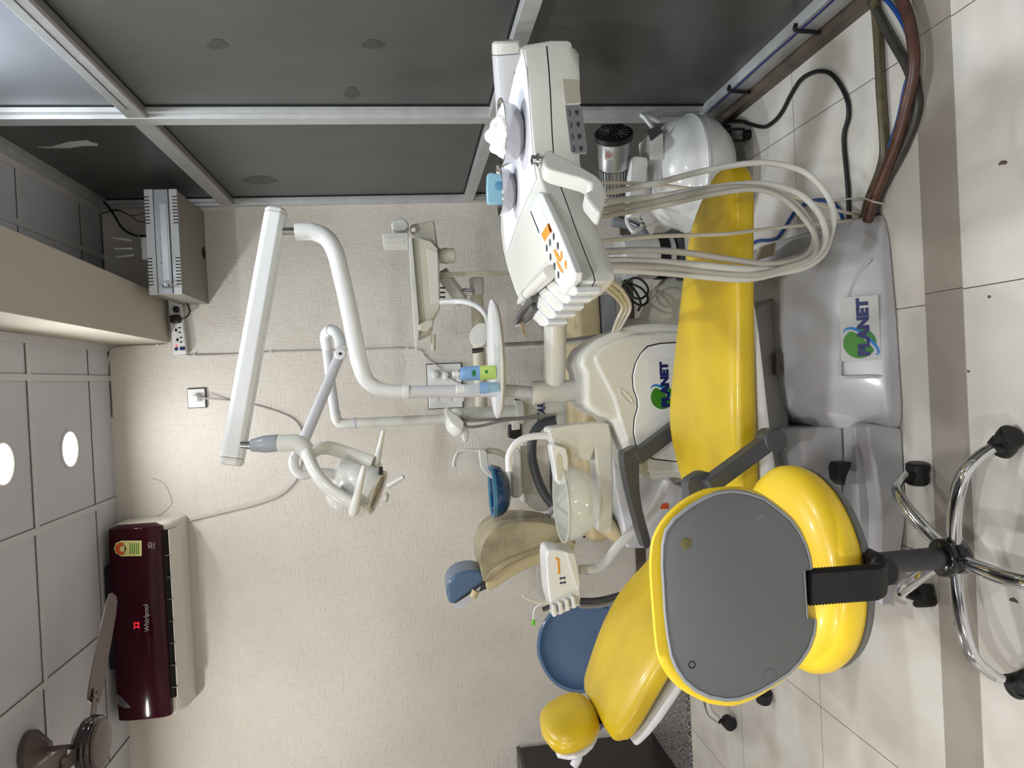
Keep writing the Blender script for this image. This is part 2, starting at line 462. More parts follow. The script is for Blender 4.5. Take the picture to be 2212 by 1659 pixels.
# beam under the ceiling
b0, b1, b2, b3 = P(0, 484, Z=2.40), P(362, 641, Y=DW), P(356, 741, Y=DW), P(0, 673, Z=2.40)
def ext(a, b, y): t = (y-a.y)/(b.y-a.y); return V((a.x+(b.x-a.x)*t, y, 2.40))
e0, e1, e2, e3 = ext(b0, b1, YF), ext(b0, b1, DW), ext(b3, b2, DW), ext(b3, b2, YF)
struct('trim_4', MB().prism([e0, e1, e2, e3], V((0, 0, .3))), M_BEAM, bevel=.004)

# right partition: grey boards in an aluminium frame
pr = struct('wall_right', MB().bx(XR+.032, XR+.06, YF, DW+.05, -.05, CEIL+.05), M_PANEL)
struct('lit_upper_board', MB().bx(XR+.0305, XR+.0325, YF, 2.70, 2.06, CEIL), M_PANELU, pr)  # thin overlay, coloured as the grey board looks under the lamp
def alu(name, y0, y1, z0, z1, m=M_ALU, d=.03, lip=True):
    mb = MB().bx(XR, XR+.034, y0, y1, z0, z1)
    return struct(name, mb, m, pr, bevel=.002)
alu('transom', YF, DW, 2.053, 2.115)
struct('transom_groove', MB().bx(XR-.0008, XR+.001, YF, 2.6, 2.083, 2.0855), M_DARK, pr)
alu('transom', YF, DW, .845, .893)
alu('bottom_rail', YF, DW, .035, .105)
alu('top_rail', YF, DW, CEIL-.05, CEIL)
def mullion(y0, y1):
    mb = MB().bx(XR-.002, XR+.034, y0+.02, y1, .1, CEIL)
    o = struct('mullion', mb, M_ALU, pr, bevel=.002)
    struct('mullion_lip', MB().bx(XR+.012, XR+.034, y0-.006, y0+.02, .1, CEIL), M_ALU, o, bevel=.001)
    struct('mullion_gasket', MB().bx(XR+.028, XR+.0335, y0-.016, y0-.006, .1, CEIL), M_DARK, o)
mullion(2.665, 2.752)
mullion(1.05, 1.13); mullion(-.6, -.52)
mullion(3.925, DW)
# upper-edge gaskets and paler inner returns under the transoms
struct('gasket', MB().bx(XR+.028, XR+.0335, YF, DW, 2.044, 2.053), M_DARK, pr)
struct('transom_return', MB().bx(XR+.004, XR+.034, YF, DW, 2.046, 2.0535), M_ALU2, pr)
struct('gasket', MB().bx(XR+.028, XR+.0335, YF, DW, .836, .845), M_DARK, pr)
struct('gasket', MB().bx(XR+.028, XR+.0335, YF, DW, .893, .899), M_DARK, pr)
struct('baseboard_right', MB().bx(XR-.03, XR+.03, YF, DW, -.02, .034), M_SKIRT, bevel=.003)
struct('baseboard_back', MB().bx(-1.25, XR-.03, DW-.012, DW, -.02, .055), M_SKIRT, bevel=.002)

# marks on the boards, wall and floor
def onpanel(px_, py_): return P(px_, py_, X=XR+.0315)
sm_ = MB()
for pts in ([(80, 317), (112, 316), (150, 306), (190, 303), (196, 307), (210, 310), (212, 315), (180, 315), (150, 320), (118, 320), (84, 319)],):
    sm_.prism([onpanel(a, b) for a, b in pts], V((-.0006, 0, 0)))
struct('paint_smear', sm_, mat('white_paint_smear', (170, 174, 176), .7), pr)
sm_ = MB()
for (cx_, cy_, rx_, ry_) in ((562, 389, 36, 9), (806, 96, 24, 10), (470, 96, 22, 11), (760, 200, 16, 12)):
    sm_.prism([onpanel(cx_+rx_*math.cos(q)*(1+.2*math.sin(3*q)), cy_+ry_*math.sin(q)) for q in [2*math.pi*i/20 for i in range(20)]], V((-.0004, 0, 0)))
struct('dark_stain', sm_, mat('dull_dark_stain', (58, 60, 59), .5), pr)
ck = MB().tube([P(312+58*math.cos(q)*(1+.05*math.sin(5*q)), 1076+45*math.sin(q), DW-.0008) for q in [-1.3+2.9*i/24 for i in range(25)]], .0012, 6)
struct('plaster_crack', ck, mat('crack_brown', (150, 138, 122), .8), bpy.data.objects['wall_back'])
chp = MB()
for (cx_, cy_, r_) in ((2166, 351, 9), (2190, 1296, 9), (2188, 1480, 10), (2137, 641, 4), (2092, 802, 4)):
    c = P(cx_, cy_, Z=.0009)
    chp.prism([c+V((math.cos(q)*.006*r_/9*(1+.4*math.sin(2.3*q+cx_)), math.sin(q)*.011*r_/9*(1+.3*math.cos(3*q)), 0)) for q in [2*math.pi*i/12 for i in range(12)]], V((0, 0, .0005)))
struct('tile_chip', chp, mat('chip_brown', (96, 80, 64), .8), bpy.data.objects['trim_1'])

# cable ties and a blue pipe along the rail
t = obj('blue_rail_tube', MB().tube([(XR-.006, y, .098+.002*math.sin(y*9)) for y in [1.5+i*.06 for i in range(20)]], .0028, 8), M_NAVY)
tag(t, 'thin blue tube running along the bottom rail of the grey partition', 'tube')
def tie(y):
    mb = MB(); n = 14; rings = []
    path = [(XR+.01, y, .108), (XR-.008, y-.004, .112), (XR-.012, y-.006, .07), (XR-.01, y+.004, .04), (XR+.004, y+.01, .03)]
    return MB().tube(path, .006, 8, smooth=4)
for (y, l) in ((2.42, 'black strap round the bottom rail, nearer the white compressor tank'), (1.98, 'black strap round the bottom rail, nearer the floor hoses')):
    o = obj('rail_strap', tie(y), M_BLK); tag(o, l, 'strap', 'black straps on the bottom rail')

# downlights
DL = ['round ceiling downlight between the fan and the beam, nearer the back wall', 'round ceiling downlight cut by the photo edge, one tile nearer the camera']
DLX = ['round ceiling downlight above the camera, over the middle of the room', 'round ceiling downlight behind the camera, over the middle of the room',
       'round ceiling downlight left of the fan, nearest the back wall', 'round ceiling downlight left of the fan, level with the camera',
       'round ceiling downlight over the left rear of the room behind the camera', 'round ceiling downlight between the beam and the grey partition, in front of the camera',
       'round ceiling downlight between the beam and the grey partition, behind the camera']
for i, (lx, ly, k, c) in enumerate(DOWNLIGHTS):
    lab = DL[i] if i < 2 else DLX[i-2]
    r = thing('downlight', lab, 'ceiling light', (lx, ly, CEIL), 'ceiling downlights')
    obj('trim_ring', MB().lathe((lx, ly, CEIL-.004), (0, 0, 1), [(0, .072), (-.003, .076), (0, .084), (.006, .084), (.006, .07)], 40, cap=False), M_GRID, r)
    obj('diffuser', MB().lathe((lx, ly, CEIL-.004), (0, 0, 1), [(0, .072), (.004, .072)], 40), M_LED, r)

# ================================================================== WALL AND CEILING THINGS
# --- split air conditioner
AC = thing('air_conditioner', 'maroon and white split air conditioner high on the back wall', 'air conditioner', (-1.06, DW, 2.45))
def acprof(x, s=1.0, dz=0.0):      # closed profile in Y,Z (room side first)
    return None
x0, x1 = -1.535, -.608
body = MB()
prof = [(DW, 2.655), (3.80, 2.655), (3.775, 2.62), (3.775, 2.43), (3.80, 2.40), (3.87, 2.37), (DW, 2.36)]
rings = []
for (x, s) in ((x0, .90), (x0+.012, .98), (x0+.04, 1), (x1-.04, 1), (x1-.012, .98), (x1, .90)):
    rings.append([V((x, DW+(y-DW)*s, 2.5+(z-2.5)*(.5+.5*s))) for (y, z) in prof])
obj('housing', body.loft(rings), M_ACW, AC, bevel=.012, seg=3)
def acfront(x, f):  # gently bowed front panel
    return [(x, 3.79, 2.662), (x, 3.765-.012*f, 2.655), (x, 3.752-.014*f, 2.62), (x, 3.750-.014*f, 2.53), (x, 3.752-.014*f, 2.45), (x, 3.765-.01*f, 2.420), (x, 3.79, 2.415)]
rings = []
N = 60
for i in range(N+1):
    u = -1+2*i/N; x = (x0+x1)/2 + u*(x1-x0)/2*1.004
    e = max(0, (abs(u)-.955)/.045); c = math.sqrt(max(0, 1-e*e)) if e else 1
    zc = 2.545; rings.append([V((px_, 3.80+(py_-3.80)*(.35+.65*c), zc+(pz_-zc)*(.72+.28*c))) for (px_, py_, pz_) in acfront(x, 1-u*u)])
fp = obj('front_panel', MB().loft(rings), M_MAROON, AC, bevel=.004)
obj('dark_top_grille', MB().bx(-1.28, -.80, 3.775, 3.96, 2.654, 2.686), M_DARK, AC)
vent = obj('outlet', MB().prism([V((x0+.09, 3.772, 2.418)), V((x0+.09, 3.79, 2.398)), V((x0+.09, 3.845, 2.372)), V((x0+.09, 3.86, 2.43))], V((.80, 0, 0))), M_DARK, AC)
fl = MB()
for i in range(7):
    x = x0+.14+i*.105
    fl.bx(x-.001, x+.001, 3.775, 3.80, 2.39, 2.418)
fl.bx(x0+.1, x1-.05, 3.784, 3.788, 2.405, 2.4075)
obj('vane', fl, M_RACKS, vent)
obj('flap', MB().prism([V((x0+.085, 3.786, 2.397)), V((x0+.085, 3.788, 2.392)), V((x0+.085, 3.86, 2.362)), V((x0+.085, 3.86, 2.368))], V((.805, 0, 0))), M_ACW, AC, bevel=.002)
yf = 3.7345
def actext(n, s, size, px_, py_, m, **k): 
    p = P(px_, py_, yf+.0015)
    return text(n, s, size, (p.x, yf, p.z), (1, 0, 0), (0, 0, 1), m, AC, **k)
actext('brand_lettering', 'Whirlpool', .031, 323, 1364, M_PRINTW)
text('cool_lettering', '3D', .026, (P(320, 1187, 3.735).x, 3.746, P(327, 1187, 3.735).z), (1, 0, 0), (0, 0, 1), M_PRINTW, AC)
text('cool_lettering', 'COOL', .010, (P(320, 1187, 3.735).x, 3.746, P(333, 1187, 3.735).z), (1, 0, 0), (0, 0, 1), M_PRINTW, AC)
actext('red_display', '22', .034, 301, 1358, M_REDLED)
text('corner_lettering', 'NEW', .02, (P(262, 1530, 3.74).x+.012, 3.7452, P(262, 1530, 3.74).z-.004), (.93, 0, .3), (-.3, 0, .93), M_PRINTW, AC)
q = [P(a, b, 3.744) for a, b in ((250, 1498), (262, 1505), (283, 1529), (266, 1529), (258, 1520))]
obj('corner_badge', MB().prism(q, V((0, .002, 0))), M_STLD, AC)
lab = obj('energy_label', MB().prism([P(a, b, 3.7375) for a, b in ((306, 1168), (306, 1201), (262, 1202), (250, 1195), (246, 1185), (250, 1173), (262, 1168))], V((0, .003, 0))), M_YLAB, AC)
obj('star_dial', MB().prism([P(a, b, 3.7368) for a, b in ((266, 1172), (266, 1199), (256, 1198), (249, 1190), (249, 1180), (256, 1173))], V((0, .001, 0))), M_RED, lab)
obj('dial_gap', MB().prism([P(a, b, 3.7364) for a, b in ((266, 1180), (266, 1192), (259, 1191), (259, 1181))], V((0, .001, 0))), M_YLAB, lab)
obj('dark_print', MB().prism([P(a, b, 3.7366) for a, b in ((266, 1171), (273, 1185), (266, 1200), (270, 1185))], V((0, .001, 0))), M_BLK, lab)
for i in range(5):
    obj('print_line', MB().prism([P(a, b, 3.7366) for a, b in ((280+i*4.5, 1173), (282+i*4.5, 1173), (282+i*4.5, 1197), (280+i*4.5, 1197))], V((0, .001, 0))), M_GREEN, lab)

# --- ceiling fan
fc = P(75, 1600, Z=CEIL); fm = P(215, 1607, Z=2.44)
FX, FY = fm.x, fm.y
FAN = thing('ceiling_fan', 'brown ceiling fan hanging in the upper left of the photo', 'fan', (FX, FY, CEIL))
obj('canopy', MB().lathe((FX, FY, CEIL), (0, 0, -1), [(0, .075), (.02, .075), (.075, .03), (.08, .012)], 32), M_BROWN, FAN)
obj('downrod', MB().cyl((FX, FY, CEIL-.07), (FX, FY, 2.49), .011), M_BROWN, FAN)
obj('motor', MB().lathe((FX, FY, 2.52), (0, 0, -1), [(0, .03), (.005, .07), (.03, .098), (.045, .1)], 40), M_BRONZE, FAN)
obj('motor_band', MB().lathe((FX, FY, 2.478), (0, 0, -1), [(0, .1), (.004, .105), (.012, .106), (.018, .102), (.022, .104), (.034, .101), (.04, .094)], 48), M_BRONZE, FAN, ang=60)
obj('bottom_cap', MB().lathe((FX, FY, 2.440), (0, 0, -1), [(0, .09), (.005, .092), (.012, .085), (.016, .05), (.018, .002)], 40), M_BROWN, FAN)
def blade(ang):
    d = V((math.cos(ang), math.sin(ang), 0)); s = V((-math.sin(ang), math.cos(ang), 0)); c = V((FX, FY, 2.492)); rings = []
    for (r, w0, w1) in ((.15, -.045, .04), (.17, -.055, .055), (.22, -.06, .062), (.40, -.058, .060), (.52, -.05, .056), (.57, -.035, .045), (.585, -.01, .025)):
        tl = -.04
        a = c+d*r+s*w0+V((0, 0, w0*tl)); b = c+d*r+s*w1+V((0, 0, w1*tl)); n = V((0, 0, .0022))
        m_ = (a+b)/2+V((0, 0, .004))
        rings.append([a-n, m_-n, b-n, b+n, m_+n, a+n])
    bl = obj('blade', MB().loft(rings), M_BROWN, FAN)
    ir = MB().beam(c+d*.085-V((0, 0, .012)), c+d*.2-V((0, 0, .004)), .05, .004, up=(0, 0, 1))
    for (r, w_) in ((.165, -.02), (.165, .02), (.19, 0)):
        p = c+d*r+s*w_; ir.cyl(p-V((0, 0, .012)), p+V((0, 0, .0)), .005, 10)
    obj('blade_iron', ir, M_BROWN, bl)
tip = P(243, 1297, Z=2.49)
a0 = math.atan2(tip.y-FY, tip.x-FX)
for k in range(3): blade(a0+k*2*math.pi/3)

# --- network cabinet on the wall with a router on top
RK = thing('network_cabinet', 'grey steel network cabinet with vented edges on the back wall by the partition', 'cabinet', (.68, DW, 2.25))
Yr = 3.52
c00, c10, c11, c01 = P(310, 411, Yr), P(380, 408, Yr), P(392, 634, Yr), P(325, 636, Yr)   # top right, bottom right, bottom left, top left
xr = (c00.x+c10.x)/2; xl = (c01.x+c11.x)/2; zt = (c00.z+c01.z)/2; zb = (c10.z+c11.z)/2
cab = MB().bx(xl, xr, Yr+.006, DW, zb, zt)
obj('body', cab, M_RACKS, RK, bevel=.003)
fr = MB().bx(xl-.002, xr+.002, Yr, Yr+.008, zt-.034, zt+.002).bx(xl-.002, xr+.002, Yr, Yr+.008, zb-.002, zb+.032)
obj('front_frame', fr, M_RACKL, RK, bevel=.001)
dr = obj('door', MB().bx(xl, xr, Yr-.004, Yr+.006, zb+.036, zt-.038), M_RACK, RK, bevel=.001)
obj('window', MB().bx(xl+.06, xr-.065, Yr-.0055, Yr-.0035, zb+.046, zt-.062), mat('pale_door_glass', (196, 202, 214), .3), dr)
zc = (zb+zt)/2
lock = obj('lock', MB().lathe((xl+.035, Yr-.004, zc), (0, -1, 0), [(0, .012), (.008, .011), (.009, .004)], 20), M_CHR, dr)
obj('key', MB().bx(xl+.03, xl+.04, Yr-.03, Yr-.012, zc-.022, zc-.004).bx(xl+.033, xl+.037, Yr-.022, Yr-.012, zc-.06, zc-.01), M_STLD, dr, bevel=.001)
for gx in (xl+.04, xr-.03-.12):
    for i in range(9):
        x = gx+i*.0145
        for z in (zt-.006, zb+.006): obj('vent_slot', MB().bx(x, x+.0045, Yr-.0006, Yr+.002, z-.012 if z > zc else z-.008, z+.008 if z > zc else z+.012), M_DARK, RK)
obj('cable_hole', MB().lathe((xl+.25, 3.93, zb-.001), (0, 0, 1), [(0, .03), (.002, .03)], 24), M_DARK, RK)
text('door_lettering', 'ROFEUR', .034, (xl+.13, Yr-.0045, zt-.078), (1, 0, 0), (0, 0, 1), mat('embossed_grey', (128, 130, 134), .4), RK)
RT = thing('wifi_router', 'white wifi router with three antennas standing on the grey network cabinet', 'router', (.6, 3.75, zt))
ra, rb = P(318, 512, 3.7), P(318, 562, 3.7)
rw = MB().bx(rb.x, ra.x, 3.69, 3.715, zt, zt+.082)
obj('case', rw, M_WHT, RT, bevel=.008, seg=3)
for (px0, py0, px1, py1) in ((285, 520, 242, 513), (287, 537, 247, 537), (290, 551, 249, 556)):
    a = P(px0, py0, 3.705); b = P(px1, py1, 3.705)
    obj('antenna', MB().tube([a, b], [.0055, .0045], 10), M_WHT, RT)
obj('status_light', MB().bx(rb.x+.008, rb.x+.012, 3.688, 3.691, zt+.006, zt+.009), M_AZUR, RT)
def cable(name, pts, r, m, label, cat='cable', group=None, smooth=6, n=8, **k):
    o = obj(name, MB().tube([P(*p[:2], p[2]) for p in pts], r, n, smooth=smooth, **k), m)
    return tag(o, label, cat, group)
cable('black_cable', [(211, 432, 3.9), (225, 437, 3.88), (245, 462, 3.86), (262, 490, 3.85), (285, 506, 3.85), (318, 511, 3.85)], .0055, M_BLK, 'thick black cable dropping from the ceiling corner onto the network cabinet')
cable('network_cable', [(214, 461, 3.9), (255, 455, 3.88), (285, 466, 3.86), (313, 460, 3.7)], .0022, mat('dark_green_cable', (38, 56, 50), .5), 'thin dark green cable, the upper one entering the network cabinet top', group='thin cables above the network cabinet')
cable('network_cable', [(214, 464, 3.9), (250, 453, 3.89), (280, 465, 3.88), (300, 479, 3.8), (319, 479, 3.7)], .0022, mat('deep_green_cable', (36, 58, 46), .5), 'thin dark green cable that sags lowest before the network cabinet', group='thin cables above the network cabinet')
cable('network_cable', [(213, 461, 3.9), (250, 468, 3.88), (275, 488, 3.84), (302, 511, 3.72)], .0022, M_WIRE, 'thin pale cable running down to the white router', group='thin cables above the network cabinet')
cable('network_cable', [(225, 458, 3.93), (262, 446, 3.9), (312, 441, 3.7)], .0018, M_WIRE, 'thin pale cable nearest the partition above the network cabinet', group='thin cables above the network cabinet')

# --- extension board under the beam
EX = thing('extension_board', 'white extension board with plugs hung on the wall beside the beam', 'power strip', (.33, 3.95, 2.33))
q = [P(a, b, 3.935) for a, b in ((362, 645), (389, 645), (403, 764), (374, 766))]
obj('case', MB().prism(q, V((0, .04, 0))), M_WHT, EX, bevel=.005)
def wdot(name, a, b, w_, h_, m, root, y=3.934, d=.003):
    p = P(a, b, y); return obj(name, MB().bx(p.x-w_/2, p.x+w_/2, y-.0006, y+d, p.z-h_/2, p.z+h_/2), m, root)
for (a, b) in ((380, 713), (383, 734)):
    s = MB()
    for (da, db, w_, h_) in ((0, 0, .016, .006), (0, 0, .006, .012), (8, -5, .006, .012), (8, 5, .006, .012)):
        p = P(a+da, b+db, 3.933); s.bx(p.x-w_/2, p.x+w_/2, 3.9335, 3.937, p.z-h_/2, p.z+h_/2)
    obj('socket', s, M_DARK, EX)
pl = P(381, 690, 3.93)
obj('plug', MB().bx(pl.x-.02, pl.x+.02, 3.895, 3.935, pl.z-.026, pl.z+.024), M_BLK, EX, bevel=.01, seg=3)
pl2 = P(382, 669, 3.93)
obj('plug', MB().bx(pl2.x-.015, pl2.x+.015, 3.905, 3.935, pl2.z-.014, pl2.z+.014), M_BLK, EX, bevel=.01, seg=3)
obj('rocker_switch', MB().bx(P(393, 753, 3.93).x-.008, P(393, 753, 3.93).x+.008, 3.93, 3.936, P(393, 753, 3.93).z-.013, P(393, 753, 3.93).z+.01), M_NAVY, EX)
obj('fuse_knob', MB().lathe(P(381, 754, 3.936), (0, -1, 0), [(0, .009), (.006, .008)], 16), M_NAVY, EX)
obj('pilot_light', MB().lathe(P(381, 747, 3.936), (0, -1, 0), [(0, .005), (.003, .004)], 12), M_REDLED, EX)
cable('plug_lead', [(360, 640, 3.93), (385, 645, 3.92), (403, 655, 3.91), (410, 672, 3.91), (404, 684, 3.91), (392, 689, 3.915)], .0042, M_BLK, 'short black lead looping from the plug on the extension board')
cable('pale_lead', [(420, 638, 3.97), (428, 652, 3.965), (420, 668, 3.965), (408, 676, 3.965)], .003, M_WIRE, 'short pale wire loop under the network cabinet')

# --- wall cables
yw = 3.972
cable('wall_cable', [(394, 766, yw), (420, 768, yw), (520, 765, yw), (600, 760, yw), (740, 757, yw), (890, 753, yw), (920, 772, yw), (935, 784, yw), (952, 796, 3.95)], .0042, M_WIRE, 'grey cable clipped to the wall from the extension board down to the switch board')
cable('wall_cable', [(232, 800, yw), (236, 770, yw), (248, 752, yw), (290, 748, yw), (352, 745, yw), (358, 735, yw), (357, 700, yw), (357, 660, yw)], .0045, M_WIRE, 'grey cable clipped round the end of the ceiling beam')
cable('wall_cable', [(430, 859, 3.93), (500, 866, yw), (560, 878, yw), (615, 896, yw), (640, 912, yw), (652, 935, yw), (654, 965, yw), (650, 1000, yw), (640, 1035, yw), (610, 1066, yw), (570, 1084, yw), (520, 1098, yw), (460, 1112, yw), (388, 1130, yw)], .0045, M_WIRE, 'grey cable drooping across the wall from the lone socket to the air conditioner')
clip = MB()
for (a, b) in ((420, 767), (585, 761), (880, 753), (340, 746)):
    p = P(a, b, yw); clip.bx(p.x-.006, p.x+.006, yw-.006, DW, p.z-.004, p.z+.004)
tag(obj('cable_clip', clip, M_WHT), 'small white clips nailed over the wall cables', 'clip')['kind'] = 'stuff'

# --- sockets
def plate_board(name, lab, px0, py0, px1, py1):
    a = P(px0, py0, 3.965); b = P(px1, py1, 3.965)
    t = thing(name, lab, 'wall socket', ((a.x+b.x)/2, DW, b.z))
    obj('back_box', MB().bx(min(a.x, b.x)-.004, max(a.x, b.x)+.004, 3.972, DW, min(a.z, b.z)-.004, max(a.z, b.z)+.004), M_GRYD, t)
    obj('face_plate', MB().bx(min(a.x, b.x), max(a.x, b.x), 3.962, 3.974, min(a.z, b.z), max(a.z, b.z)), M_STICK, t, bevel=.003)
    return t
SB = plate_board('wall_socket', 'lone white wall socket with a round plug high on the back wall', 405, 841, 444, 879)
p = P(425, 860, 3.96)
obj('module', MB().bx(p.x-.027, p.x+.027, 3.9595, 3.964, p.z-.027, p.z+.027), M_WHT, SB, bevel=.002)
obj('plug', MB().lathe((p.x, 3.96, p.z), (0, -1, 0), [(0, .022), (.02, .021), (.03, .012), (.031, .002)], 24), M_WHT, SB)
SB2 = plate_board('switch_board', 'large white switch board behind the lamp pole with plugs in it', 922, 788, 1000, 879)
for (a, b, w_, h_) in ((938, 808, .045, .05), (938, 858, .045, .05), (965, 808, .045, .05), (965, 858, .045, .05), (992, 808, .045, .05), (992, 858, .045, .05)):
    p = P(a, b, 3.96); obj('module', MB().bx(p.x-w_/2, p.x+w_/2, 3.9595, 3.964, p.z-h_/2, p.z+h_/2), M_WHT, SB2, bevel=.002)
for (a, b) in ((940, 809), (963, 811)):
    p = P(a, b, 3.96); obj('plug', MB().lathe((p.x, 3.96, p.z), (0, -1, 0), [(0, .022), (.02, .021), (.03, .012), (.031, .002)], 24), M_WHT, SB2)
cable('thin_black_wire', [(966, 812, 3.93), (985, 824, 3.9), (1000, 828, 3.88), (1030, 835, 3.9), (1060, 850, 3.9)], .002, M_BLK, 'thin black wire hanging from the switch board behind the spray can')

# --- black cabinet at lower left
cb = P(1407, 1585, Z=.014); cb.y = 3.965; ct = P(1115, 1610, Y=cb.y)
CBT = thing('low_cabinet', 'black brown low cabinet standing on the granite at the lower left', 'cabinet', (cb.x-.5, cb.y-.1, .014))
xx1 = (cb.x+ct.x)/2; zt2 = ct.z
front = P(1470, 1659, Z=.014)
obj('carcass', MB().bx(xx1-.9, xx1, 3.44, cb.y, .0145, zt2-.02), M_CAB, CBT, bevel=.003)
obj('top_board', MB().bx(xx1-.9, xx1+.008, 3.42, cb.y, zt2-.02, zt2), mat('dark_grey_top', (70, 66, 66), .4), CBT, bevel=.003)
obj('door', MB().bx(xx1-.88, xx1-.02, 3.425, 3.441, .04, zt2-.03), M_CAB, CBT, bevel=.002)
# ================================================================== YELLOW TREATMENT CHAIR
CH1 = thing('dental_chair', 'yellow dental treatment chair with dark grey armrests, in front', 'dental chair', (-.1, 2.05, 0))
# seat and leg cushion
def seat_station(x, yn, yf, zt, zb):
    return (V((x, (yn+yf)/2, (zt+zb)/2)), V((0, (yf-yn)/2, 0)), V((0, 0, (zt-zb)/2)))
st = []
for (x, yn, yf, zt, zb) in ((.497, 1.755, 1.865, .425, .372), (.465, 1.735, 1.91, .430, .366), (.42, 1.725, 2.00, .431, .362), (.36, 1.735, 2.06, .432, .362), (.25, 1.745, 2.12, .432, .362), (.12, 1.758, 2.185, .432, .36),
                            (0, 1.768, 2.235, .434, .36), (-.1, 1.772, 2.275, .437, .358), (-.18, 1.775, 2.285, .440, .358), (-.27, 1.782, 2.25, .436, .358), (-.36, 1.79, 2.21, .428, .355), (-.42, 1.80, 2.19, .42, .352)):
    st.append(seat_station(x, yn, yf, zt, zb))
seat = obj('seat', MB().pad(st, n=40, ex=4.2, ends=(.5, .6)), M_YEL, CH1, sub=1)
# shell under the seat
st = [seat_station(x, yn, yf, zt, zb) for (x, yn, yf, zt, zb) in ((.19, 1.80, 2.08, .372, .355), (.10, 1.785, 2.12, .372, .345), (-.1, 1.785, 2.2, .372, .33), (-.3, 1.80, 2.2, .37, .30), (-.42, 1.81, 2.16, .365, .27), (-.5, 1.84, 2.12, .36, .25))]
obj('seat_shell', MB().pad(st, n=32, ex=4, ends=(.5, .5)), M_WHT, CH1, sub=1)
# backrest: reclined pad
A = V((-.40, 2.03, .425)); B = V((-.925, 2.03, .775)); d = (B-A); Lb = d.length; d.normalize(); nrm = V((-d.z, 0, d.x)) * -1
if nrm.z < 0: nrm = -nrm
def bst(f, wn, wf, t, off=0.0, lift=0.0):
    c = A + d*Lb*f + nrm*(lift - t); c.y = 2.02 + (wf-wn)/2
    return (c, V((0, (wn+wf)/2, 0)), nrm*t)
bs = [bst(-.02, .19, .19, .03), bst(.1, .20, .19, .033), bst(.25, .205, .20, .035), bst(.38, .21, .24, .036), bst(.48, .215, .265, .037, lift=.012), bst(.62, .215, .265, .037, lift=.016),
      bst(.76, .205, .25, .037, lift=.012), bst(.88, .19, .225, .036, lift=.004), bst(.96, .175, .20, .034), bst(1.0, .16, .18, .03)]
obj('backrest', MB().pad(bs, n=44, ex=3.6, ends=(.9, .9)), M_YEL, CH1, sub=1)
bs = [bst(.0, .16, .16, .02, lift=-.068), bst(.3, .19, .19, .025, lift=-.072), bst(.6, .20, .23, .025, lift=-.062), bst(.85, .19, .21, .022, lift=-.062), bst(.97, .165, .175, .018, lift=-.060)]
obj('backrest_shell', MB().pad(bs, n=40, ex=3.2, ends=(.8, .8)), M_WHT2, CH1, sub=1)
# headrest
hc = P(1222, 1560, 2.03)
hd = V((-.55, 0, .83)); hn = V((.83, 0, .55)); 
hc = P(1224, 1562, 2.04); hd = (V((-.36, 0, .93))).normalized(); hn = V((hd.z, 0, -hd.x))
def hst(f, w_, t, off=0): return (hc+hd*f+hn*off, V((0, w_, 0)), hn*t)
hl = [(-.09+.165*i/16) for i in range(17)]
def hprof(f):
    u = (f+.0075)/.0825
    return max(.0, 1-abs(u)**2.6)**(1/2.2)
obj('headrest', MB().loft([[hc+hd*f+V((0, .132*max(.03, hprof(f))*math.copysign(abs(math.cos(q))**.82, math.cos(q)), 0))+hn*(.040*max(.03, hprof(f))**.8*math.copysign(abs(math.sin(q))**.8, math.sin(q))) for q in [2*math.pi*j/40 for j in range(40)]] for f in hl]), M_YEL, CH1, sub=1, ang=80)
hs = obj('headrest_shell', MB().pad([hst(-.075, .045, .014, -.04), hst(-.04, .1, .02, -.042), hst(.02, .11, .02, -.044), hst(.06, .07, .014, -.042)], n=32, ex=2.4), M_WHT2, CH1, sub=1)
obj('headrest_lever', MB().tube([hc+hd*.0-hn*.06+V((0, -.03, 0)), hc+hd*.01-hn*.085+V((0, -.03, 0)), hc+hd*.03-hn*.10+V((0, -.03, 0))], .012, 12, smooth=4), M_WHT2, hs)
obj('headrest_bar', MB().beam(hc-hd*.03-hn*.05, B-nrm*.07-d*.08, .06, .012), M_STLD, CH1)

# armrests
def arm(side):
    if side == 'near':
        y = 1.70
        piv = P(1664, 950, y); elb = P(1525, 1052, y-.01); mid = P(1500, 1050, y)
        m1 = obj('armrest', MB().beam(piv, elb, .036, .05, up=(0, 1, 0)), M_GRYD, CH1, bevel=.006, seg=3)
        obj('pivot', MB().lathe(piv+V((0, -.03, 0)), (0, 1, 0), [(0, .024), (.003, .0275), (.055, .0275), (.06, .024)], 32), M_GRYD, m1)
        pts = [P(a, b, y) for (a, b) in ((1487, 1064), (1484, 1047), (1489, 1036), (1512, 1022), (1528, 1019), (1537, 1024), (1540, 1040), (1515, 1062), (1500, 1100), (1495, 1160), (1488, 1160), (1486, 1100))]
        obj('handle', MB().prism(pts, V((0, .045, 0))), M_GRYD, m1, bevel=.008, seg=3)
    else:
        y = 2.335
        piv = P(1470, 915, y); elb = P(1372, 990, y)
        m1 = obj('armrest', MB().beam(piv, elb, .045, .055, up=(0, 1, 0)), M_GRYD, CH1, bevel=.006, seg=3)
        pts = [P(a, b, y-.025) for (a, b) in ((1346, 984), (1356, 974), (1370, 966), (1378, 968), (1383, 976), (1381, 1000), (1382, 1060), (1390, 1110), (1401, 1150), (1406, 1176), (1398, 1185), (1390, 1178), (1372, 1115), (1354, 1040))]
        obj('handle', MB().prism(smooth_loop(pts, 3), V((0, .06, 0))), M_GRYD, m1, bevel=.008, seg=3)
arm('near'); arm('far')

